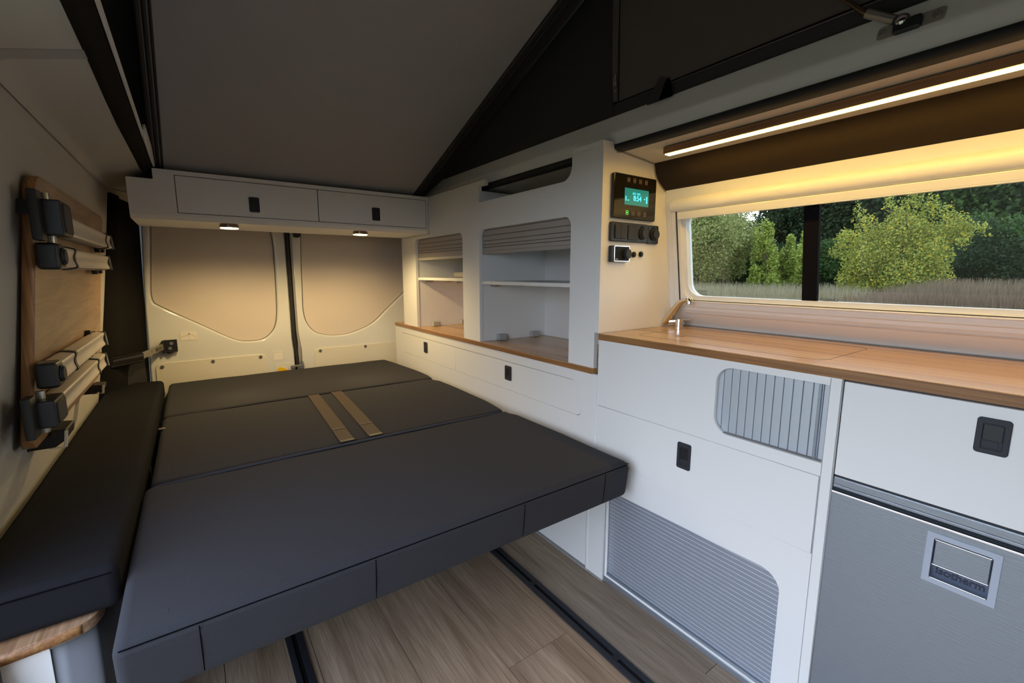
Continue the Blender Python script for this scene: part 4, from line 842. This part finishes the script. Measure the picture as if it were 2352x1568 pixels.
# --- folding table on the left wall ---------------------------------------------------------------
KT = 0.118; TX = lambda z, off: -0.34 + KT * (z - 0.46) + off
def PTb(off): return lambda u, v, w: (TX(v, off) - w, u, v)     # front at off, thickness towards the wall
tb = thing('folding_table', 'folded table with cream legs strapped upright to the left wall', 'table', (-0.27, 1.62, 0.6))
bm = B(); plate(bm, [rr(1.242, 0.606, 2.045, 1.140, 0.028, 8)], PTb(0.040), 0.0185, 0.0008); top = obj('tabletop', bm, 'tabletop', tb)
bm = B(); plate(bm, [rr(1.2412, 0.6052, 2.0458, 1.1408, 0.0288, 8), rr(1.2424, 0.6064, 2.0446, 1.1396, 0.0276, 8)[::-1]], PTb(0.0395), 0.0178); obj('edge_band', bm, 'edgev', top)
def table_leg(zc, y0, y1, hinge, lab, h=0.041, off0=0.046, strap_y=None, endcap=False):
    lg = bpy.data.objects.new('leg', None); COL.objects.link(lg); lg.parent = tb; lg.location = Vector((TX(zc, off0 + .015), (y0 + y1) / 2, zc - h / 2)) - tb.location
    lg['label'] = lab
    x0 = TX(zc, off0); d = 0.030
    prof = crom([(0, -h / 2), (d * .8, -h / 2), (d, -h / 2 + .004), (d - .003, -h * .12), (d - .003, h * .12), (d, h / 2 - .004), (d * .8, h / 2), (0, h / 2)], 3, True)
    def child(name, bm, m, **k):
        o = obj(name, bm, m, None, **k); o.parent = lg; o.location = o.location - lg.location - tb.location; return o
    bm = B(); prism(bm, [(x0 + a, zc + b_) for a, b_ in prof], 'y', y0, y1); child('leg_profile', bm, 'leg', smooth=40)
    if hinge == 'wide':
        zt = zc + h * (1.0 if zc > .9 else .66); zl = zc - h * .62
        bm = B(); box(bm, x0 - .002, x0 + 0.036, y0 - 0.078, y0 + 0.004, zl, zt, 0.004); box(bm, x0 - .004, x0 + 0.010, y0 - 0.108, y0 - 0.070, zl - .012, zt + .014, 0.003)
        child('hinge_cover', bm, 'black', smooth=30)
        bm = B()
        cyl(bm, (x0 + 0.010, y0 - 0.040, (zl + zt) / 2), 0.007, zt - zl + .03, 'z', 14)
        child('hinge_pin', bm, 'steel', smooth=40)
        bm = B(); plate(bm, [rr(y0 - 0.070, zl + .006, y0 - 0.004, zt - .006, 0.004)], lambda u, v, w: (x0 + 0.0385 - w, u, v), 0.004, 0.001); child('cover_face', bm, 'handle')
    else:
        bm = B(); box(bm, x0 - .002, x0 + 0.032, y0 - 0.050, y0 + 0.002, zc - h * .62, zc + h * .62, 0.007, 3); child('joint_block', bm, 'black', smooth=40)
        bm = B(); cyl(bm, (x0 + 0.034, y0 - 0.026, zc), 0.017, 0.008, 'x', 28, bev=0.003); child('adjuster_knob', bm, 'handle', smooth=40)
    sy = strap_y
    bm = B(); pr2 = [(a + (0.0022 if a > .01 else -0.0), b_ * 1.10) for a, b_ in prof]; prism(bm, [(x0 + a, zc + b_) for a, b_ in pr2], 'y', sy, sy + 0.016); child('strap', bm, 'black')
    bm = B(); box(bm, x0 - 0.003, x0 + 0.032, y1, y1 + 0.012, zc - h * .55, zc + h * .55, 0.003); box(bm, x0 - .004, x0 + .012, y1 - 0.015, y1 + 0.005, zc - h * .8, zc + h * .6, 0.002); child('foot', bm, 'black')
    bm = B(); sg = -1 if zc > .9 else 1; box(bm, x0 - .004, x0 + .010, y1 - 0.075, y1 - 0.062, min(zc, zc + sg * h * .85), max(zc, zc + sg * h * .85), 0.002); child('guide_peg', bm, 'black')
    bm = B(); tube(bm, [(x0 + .034, y1 + .010, zc - h * .5), (x0 + .030, y1 + .016, zc + h * .4)], 0.0018, 6); child('foot_clip', bm, 'steel')
table_leg(1.053, 1.295, 1.925, 'wide', 'cream table leg, topmost', strap_y=1.83)
table_leg(0.988, 1.265, 1.890, 'block', 'cream table leg, second from top', strap_y=1.375)
table_leg(0.757, 1.268, 1.835, 'block', 'cream table leg, third from top', strap_y=1.40)
table_leg(0.687, 1.262, 1.870, 'wide', 'cream table leg, lowest', strap_y=1.735)
# wall clamps
hb = thing('table_bracket', 'black wall bracket gripping the upper near edge of the folded table', 'bracket', (-0.25, 1.2, 1.06), 'table brackets on the left wall')
bm = B(); box(bm, 0, 0.016, 1.188, 1.232, 1.052, 1.112, 0.002); box(bm, 0.012, 0.020, 1.205, 1.243, 1.066, 1.096, 0.002); box(bm, 0.050, 0.0555, 1.225, 1.300, 1.066, 1.090, 0.0015); box(bm, 0.012, .0555, 1.228, 1.2400, 1.066, 1.092, 0.0015)
for v in bm.verts: v.co.x += TX(v.co.z, -0.012)
obj('clamp', bm, 'black', hb)
for y, z, s, lab in ((1.375, 0.590, 0.72, 'black hook holding the lower near edge of the folded table'), (1.90, 0.590, .5, 'small black hook under the folded table, farther along the wall')):
    t = thing('table_bracket', lab, 'bracket', (TX(z, 0.03), y, z - .02), 'table brackets on the left wall')
    bm = B(); prism(bm, [(0.0, z - 0.022 * s), (0.052, z - 0.022 * s), (0.070, z + 0.0), (0.070, z + 0.030 * s), (0.044, z + .034 * s), (0.042, z + 0.014), (0.0, z + 0.014)], 'y', y - 0.03 * s, y + 0.085 * s)
    for v in bm.verts: v.co.x += TX(v.co.z, 0)
    obj('hook', bm, 'black', t, bevel=0.003)
    bm = B(); box(bm, 0.058, 0.064, y - 0.034 * s, y - 0.029 * s, z - 0.022 * s, z + .028 * s, 0.001); box(bm, 0.035, 0.064, y - 0.034 * s, y - 0.029 * s, z - 0.024 * s, z - .020 * s, 0.001)
    for v in bm.verts: v.co.x += TX(v.co.z, 0.008)
    obj('pale_edge', bm, 'label', t)

# ------------------------------------------------------------ outside
GZ = -0.62
def groundmat():
    m = bpy.data.materials.new('meadow'); m.use_nodes = True; n = m.node_tree; b = n.nodes['Principled BSDF']
    t = n.nodes.new('ShaderNodeTexCoord'); no = n.nodes.new('ShaderNodeTexNoise'); no.inputs['Scale'].default_value = 0.4; no.inputs['Detail'].default_value = 8
    n.links.new(t.outputs['Object'], no.inputs['Vector']); r = n.nodes.new('ShaderNodeValToRGB')
    r.color_ramp.elements[0].position = .35; r.color_ramp.elements[0].color = (0.055, 0.065, 0.030, 1); r.color_ramp.elements[1].position = .7; r.color_ramp.elements[1].color = (0.11, 0.095, 0.055, 1)
    n.links.new(no.outputs['Fac'], r.inputs[0]); n.links.new(r.outputs[0], b.inputs['Base Color']); b.inputs['Roughness'].default_value = 1; b.inputs['Specular IOR Level'].default_value = 0.1
    return m
bm = B(); 
n = 24
g = [[bm.verts.new((-80 + i * 220 / n, -110 + j * 220 / n, GZ - 0.15 + 0.15 * math.sin(i * 1.7) * math.cos(j * 1.3))) for j in range(n + 1)] for i in range(n + 1)]
for i in range(n):
    for j in range(n): bm.faces.new((g[i][j], g[i + 1][j], g[i + 1][j + 1], g[i][j + 1]))
struct(obj('ground', bm, groundmat(), smooth=80))
def leafmat(name, c1, c2, c3=None):
    m = bpy.data.materials.new(name); m.use_nodes = True; n = m.node_tree; b = n.nodes['Principled BSDF']
    at = n.nodes.new('ShaderNodeAttribute'); at.attribute_name = 'tint'
    sp = n.nodes.new('ShaderNodeSeparateColor'); n.links.new(at.outputs['Color'], sp.inputs[0])
    r = n.nodes.new('ShaderNodeValToRGB'); e = r.color_ramp.elements; e[0].color = (*c1, 1); e[1].color = (*c2, 1); e[1].position = 0.85
    if c3: k = e.new(0.93); k.color = (*c3, 1)
    n.links.new(sp.outputs[0], r.inputs[0]); n.links.new(r.outputs[0], b.inputs['Base Color'])
    b.inputs['Roughness'].default_value = 0.7; b.inputs['Specular IOR Level'].default_value = 0.2
    tr = n.nodes.new('ShaderNodeBsdfTranslucent'); mx = n.nodes.new('ShaderNodeMixShader'); mx.inputs[0].default_value = 0.35
    n.links.new(r.outputs[0], tr.inputs[0]); n.links.new(b.outputs[0], mx.inputs[1]); n.links.new(tr.outputs[0], mx.inputs[2]); n.links.new(mx.outputs[0], n.nodes['Material Output'].inputs[0])
    return m
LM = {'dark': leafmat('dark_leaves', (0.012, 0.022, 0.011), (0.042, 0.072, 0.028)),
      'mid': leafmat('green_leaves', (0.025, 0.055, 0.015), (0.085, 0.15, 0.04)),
      'light': leafmat('light_leaves', (0.17, 0.24, 0.045), (0.40, 0.46, 0.10)),
      'pale': leafmat('willow_leaves', (0.15, 0.18, 0.055), (0.36, 0.38, 0.14)),
      'yellow': leafmat('yellowing_leaves', (0.15, 0.20, 0.04), (0.44, 0.43, 0.09), (0.85, 0.55, 0.03)),
      'brush': leafmat('dry_brush', (0.10, 0.070, 0.045), (0.22, 0.165, 0.115)),
      'grass': leafmat('dry_grass', (0.16, 0.15, 0.085), (0.34, 0.30, 0.20))}
BARK = mat('bark', (0.07, 0.055, 0.04), 0.9)
def leaf_mesh(name, lobes, n, size, seed, m, aspect=0.55, vertical=0.0):
    rnd = random.Random(seed); vs = []; fs = []; cols = []
    wts = [l[3] * l[4] * l[5] for l in lobes]; tot = sum(wts)
    for l, w in zip(lobes, wts):
        for _ in range(int(n * w / tot)):
            # points weighted to the lobe's shell
            d = Vector((rnd.gauss(0, 1), rnd.gauss(0, 1), rnd.gauss(0, 1))).normalized(); q = rnd.random() ** 0.45
            c = Vector((l[0] + d.x * l[3] * q, l[1] + d.y * l[4] * q, l[2] + d.z * l[5] * q))
            a = Vector((rnd.uniform(-1, 1), rnd.uniform(-1, 1), rnd.uniform(-1, 1) + vertical * 2)).normalized(); b_ = a.cross(Vector((rnd.uniform(-1, 1), rnd.uniform(-1, 1), rnd.uniform(-.5, .5)))).normalized()
            s = size * rnd.uniform(0.6, 1.4); k = len(vs)
            vs += [c - a * s, c - b_ * s * aspect, c + a * s, c + b_ * s * aspect]; fs.append((k, k + 1, k + 2, k + 3)); cols.append(min(1, max(0, rnd.gauss(0.45, 0.25))))
    me = bpy.data.meshes.new(name); me.from_pydata([tuple(v) for v in vs], [], fs)
    ca = me.color_attributes.new('tint', 'FLOAT_COLOR', 'CORNER')
    flat = []
    for c in cols: flat += [c, c, c, 1] * 4
    ca.data.foreach_set('color', flat)
    me.materials.append(m); return me
def trunk_mesh(name, h, r_, seed):
    rnd = random.Random(seed); bm = B()
    pts = [(0, 0, -0.1)]; x = y = 0
    for k in range(1, 7): x += rnd.uniform(-.05, .05) * h * .4; y += rnd.uniform(-.05, .05) * h * .4; pts.append((x, y, h * k / 6))
    tube(bm, pts, [r_ * (1 - k / 7.5) for k in range(7)], 7)
    for k in range(7):
        i = rnd.randint(2, 5); p = Vector(pts[i]); a = rnd.uniform(0, 6.28); L = h * rnd.uniform(.2, .35)
        q = p + Vector((math.cos(a) * L * .6, math.sin(a) * L * .6, L * .8)); tube(bm, [p, (p + q) / 2 + Vector((0, 0, .05 * h * .2)), q], [r_ * .45, r_ * .3, r_ * .12], 5)
    me = bpy.data.meshes.new(name); bm.to_mesh(me); bm.free(); me.materials.append(BARK); return me
def lobes_round(h, w, n, seed, z0=0.15):
    rnd = random.Random(seed); L = []
    for _ in range(n):
        a = rnd.uniform(0, 6.28); z = rnd.uniform(z0 + .12, 0.88); rad = w * .5 * math.sin(math.pi * min(.97, max(.12, (z - z0 * .6) / (1.02 - z0 * .6)))) * rnd.uniform(0.2, .85)
        s = w * rnd.uniform(.13, .24); L.append((math.cos(a) * rad, math.sin(a) * rad, z * h, s, s, s * rnd.uniform(.7, 1.2)))
    L.append((0, 0, .55 * h, w * .3, w * .3, h * .3)); return L
def lobes_cone(h, w, n, seed):
    rnd = random.Random(seed); L = []
    for k in range(n):
        z = 0.08 + .86 * k / n; rad = w * .5 * (1 - z) ** .7; a = rnd.uniform(0, 6.28); s = max(.12 * w, rad * .5)
        L.append((math.cos(a) * rad * .5, math.sin(a) * rad * .5, z * h, s, s, h * .10))
    for _ in range(5):
        a = rnd.uniform(0, 6.28); rad = w * rnd.uniform(.15, .35); zt = rnd.uniform(.45, .8); L.append((math.cos(a) * rad, math.sin(a) * rad, zt * h, w * .09, w * .09, h * .14))
    return L
def place(az, D): return (D * math.sin(R(az)), D * math.cos(R(az)))
cache = {}
def tree(name, kind, shape, az, D, h, w, n, size, seed, label, cat='tree', group=None):
    x, y = place(az, D)
    t = thing(name, label, cat, (x, y, GZ), group)
    key = (kind, shape, round(h, 1), round(w, 1), n, size, seed)
    if key not in cache:
        lob = lobes_round(h, w, 26, seed) if shape == 'round' else lobes_round(h, w, 20, seed, 0.0) if shape == 'bush' else lobes_cone(h, w, 22, seed)
        cache[key] = (leaf_mesh('foliage', lob, n, size, seed, LM[kind]), trunk_mesh('trunk', h * .75, 0.02 * h, seed))
    f = bpy.data.objects.new('foliage', cache[key][0]); k = bpy.data.objects.new('trunk', cache[key][1])
    for o in (f, k): COL.objects.link(o); o.parent = t
    t.rotation_euler.z = seed * 1.3
    return t
# tall backdrop trees, far
bd = [(52.5, 50, 10.0, 9, 'dark'), (57, 58, 10.5, 9, 'mid'), (60.3, 62, 8.2, 8, 'mid'), (66.6, 50, 10.5, 8.2, 'dark'), (69.6, 47, 11, 9.0, 'dark'), (73.2, 45, 11, 9.5, 'dark'), (77, 44, 12, 9.5, 'dark'), (80.6, 42, 12, 10, 'mid'), (84.5, 42, 13, 10, 'dark'), (88.5, 42, 13, 10, 'mid'), (48, 50, 11, 10, 'mid')]
bl = ['far dark tree outside the window, farthest to the left', 'far green tree behind the pale willow outside', 'lower far tree left of the patch of open sky', 'very dark tall tree just right of the patch of open sky', 'dark tall tree directly behind the black window bar', 'dark tall tree behind the left half of the yellowing tree', 'dark tall tree behind the right half of the yellowing tree', 'tall green tree right of the yellowing tree outside', 'tall dark tree near the right end of the window view', 'tall green tree past the right end of the window', 'tall green tree past the left end of the window']
for i, (az, D, h, w, kd) in enumerate(bd):
    tree('tree', kd, 'round', az, D, h, w, 15000, 0.15, 20 + i, bl[i], group='tall trees behind the meadow')
# middle row
md_ = [(57.6, 30, 6.4, 5.2, 'pale', 'round', 'pale willow-like tree at the left end of the window'), (60.6, 33, 6.0, 4.6, 'pale', 'round', 'second pale green tree, beside the willow-like one'),
       (64.6, 30, 4.7, 2.2, 'light', 'cone', 'tallest of the bright green young trees left of the window bar'), (66.7, 33, 4.0, 2.2, 'light', 'cone', 'shorter bright young tree between the two taller ones'), (68.4, 31, 4.2, 2.0, 'light', 'cone', 'bright young tree just left of the black window bar'),
       (62.7, 36, 3.9, 3.0, 'mid', 'bush', 'green bush between the willow and the young trees'), (70.4, 34, 3.4, 3.2, 'mid', 'bush', 'green bush behind the black window bar'), (79.6, 30, 4.0, 4.4, 'mid', 'bush', 'green bush just right of the yellowing tree'), (82.2, 27, 3.6, 4.2, 'dark', 'bush', 'dark bush low at the right of the window view'), (85.5, 27, 4.2, 4.5, 'mid', 'bush', 'green bush at the far right edge of the window')]
for i, (az, D, h, w, kd, shp, lab) in enumerate(md_):
    tree('bush' if shp == 'bush' else 'tree', kd, shp, az, D, h, w, 17000 if shp != 'cone' else 9000, 0.07, 60 + i, lab, 'bush' if shp == 'bush' else 'tree')
# the yellowing tree: several upright leaders
x, y = place(75.9, 24)
t = thing('tree', 'yellowing bushy tree with upright leaders in the middle of the window', 'tree', (x, y, GZ))
lob = []
rnd = random.Random(5)
rt_ = Vector((math.cos(R(75.9)), -math.sin(R(75.9)), 0)); dp = Vector((math.sin(R(75.9)), math.cos(R(75.9)), 0))
def LB(u, z, su_, sz, d=0): p = rt_ * u + dp * d; lob.append((p.x, p.y, z, su_, su_, sz))
for u, z, a, b_ in ((-1.45, 3.9, .28, .55), (-.55, 4.5, .22, .75), (.25, 4.7, .3, .8), (.75, 4.1, .35, .6), (1.5, 3.5, .45, .45), (2.05, 3.3, .45, .22), (-1.7, 3.0, .5, .4), (-2.1, 2.5, .35, .3), (-1.0, 3.1, .6, .6), (0, 3.3, .8, .8), (.9, 3.0, .7, .6), (-1.25, 2.2, .7, .7), (-.35, 2.3, .8, .8), (.85, 2.2, .75, .8), (-1.5, 1.4, .55, .7), (-.6, 1.4, .7, .8), (.2, 1.4, .8, .8), (1.1, 1.4, .6, .7), (-.9, .75, .6, .5), (.0, .7, .8, .5), (.9, .7, .6, .5), (1.75, 2.7, .25, .3), (-1.9, 3.35, .2, .2), (1.2, 3.9, .25, .35), (-.15, 4.1, .35, .5), (-1.05, 3.7, .3, .35), (.45, 5.2, .14, .35), (-.6, 5.15, .12, .3), (-1.5, 4.5, .12, .3), (2.3, 3.0, .2, .12), (1.6, 3.1, .5, .4)):
    LB(u, z, a, b_, rnd.uniform(-.5, .5))
f = bpy.data.objects.new('foliage', leaf_mesh('foliage', lob, 24000, 0.048, 9, LM['yellow'])); k = bpy.data.objects.new('trunk', trunk_mesh('trunk', 3.9, .05, 4))
for o in (f, k): COL.objects.link(o); o.parent = t
# dry brush band and grass: uncountable
def strip_mesh(name, n, az0, az1, D0, D1, h, w, m, seed, lo=0.0, hfun=None):
    rnd = random.Random(seed); vs = []; fs = []; cols = []
    for _ in range(n):
        az = rnd.uniform(az0, az1); D = D0 + (D1 - D0) * rnd.random() ** 1.2; x, y = place(az, D); hh = h * rnd.uniform(.5, 1.2) * (hfun(az, D) if hfun else 1)
        c = Vector((x, y, GZ - 0.05)); a = rnd.uniform(0, 6.28); s = Vector((math.cos(a), math.sin(a), 0)) * w * rnd.uniform(.6, 1.5) * (0.5 + D / 40); tip = Vector((rnd.uniform(-.25, .25) * hh, rnd.uniform(-.25, .25) * hh, hh)); z = Vector((0, 0, lo * hh)); k = len(vs)
        vs += [c - s + z, c + s + z, c + tip + s * .15, c + tip - s * .15]; fs.append((k, k + 1, k + 2, k + 3)); cols.append(min(1, max(0, rnd.gauss(0.5, 0.25))))
    me = bpy.data.meshes.new(name); me.from_pydata([tuple(v) for v in vs], [], fs); ca = me.color_attributes.new('tint', 'FLOAT_COLOR', 'CORNER'); flat = []
    for c in cols: flat += [c, c, c, 1] * 4
    ca.data.foreach_set('color', flat); me.materials.append(m); o = bpy.data.objects.new(name, me); COL.objects.link(o); return o
o = strip_mesh('meadow_grass', 60000, 48, 95, 5, 40, 0.42, 0.012, LM['grass'], 11); tag(o, 'dry green and straw grass of the meadow outside the window', 'grass', kind='stuff')
o = strip_mesh('dry_brush', 26000, 70, 92, 15, 23, 1.15, 0.012, LM['brush'], 12, hfun=lambda az, D: 0.55 + 0.55 * min(1, max(0, (az - 70) / 9))); tag(o, 'reddish brown dry brush in front of the trees outside', 'brush', kind='stuff')
o = strip_mesh('tall_dry_grass', 22000, 48, 74, 18, 32, 1.0, 0.014, LM['grass'], 13); tag(o, 'band of tall straw-coloured grass under the young trees', 'grass', kind='stuff')
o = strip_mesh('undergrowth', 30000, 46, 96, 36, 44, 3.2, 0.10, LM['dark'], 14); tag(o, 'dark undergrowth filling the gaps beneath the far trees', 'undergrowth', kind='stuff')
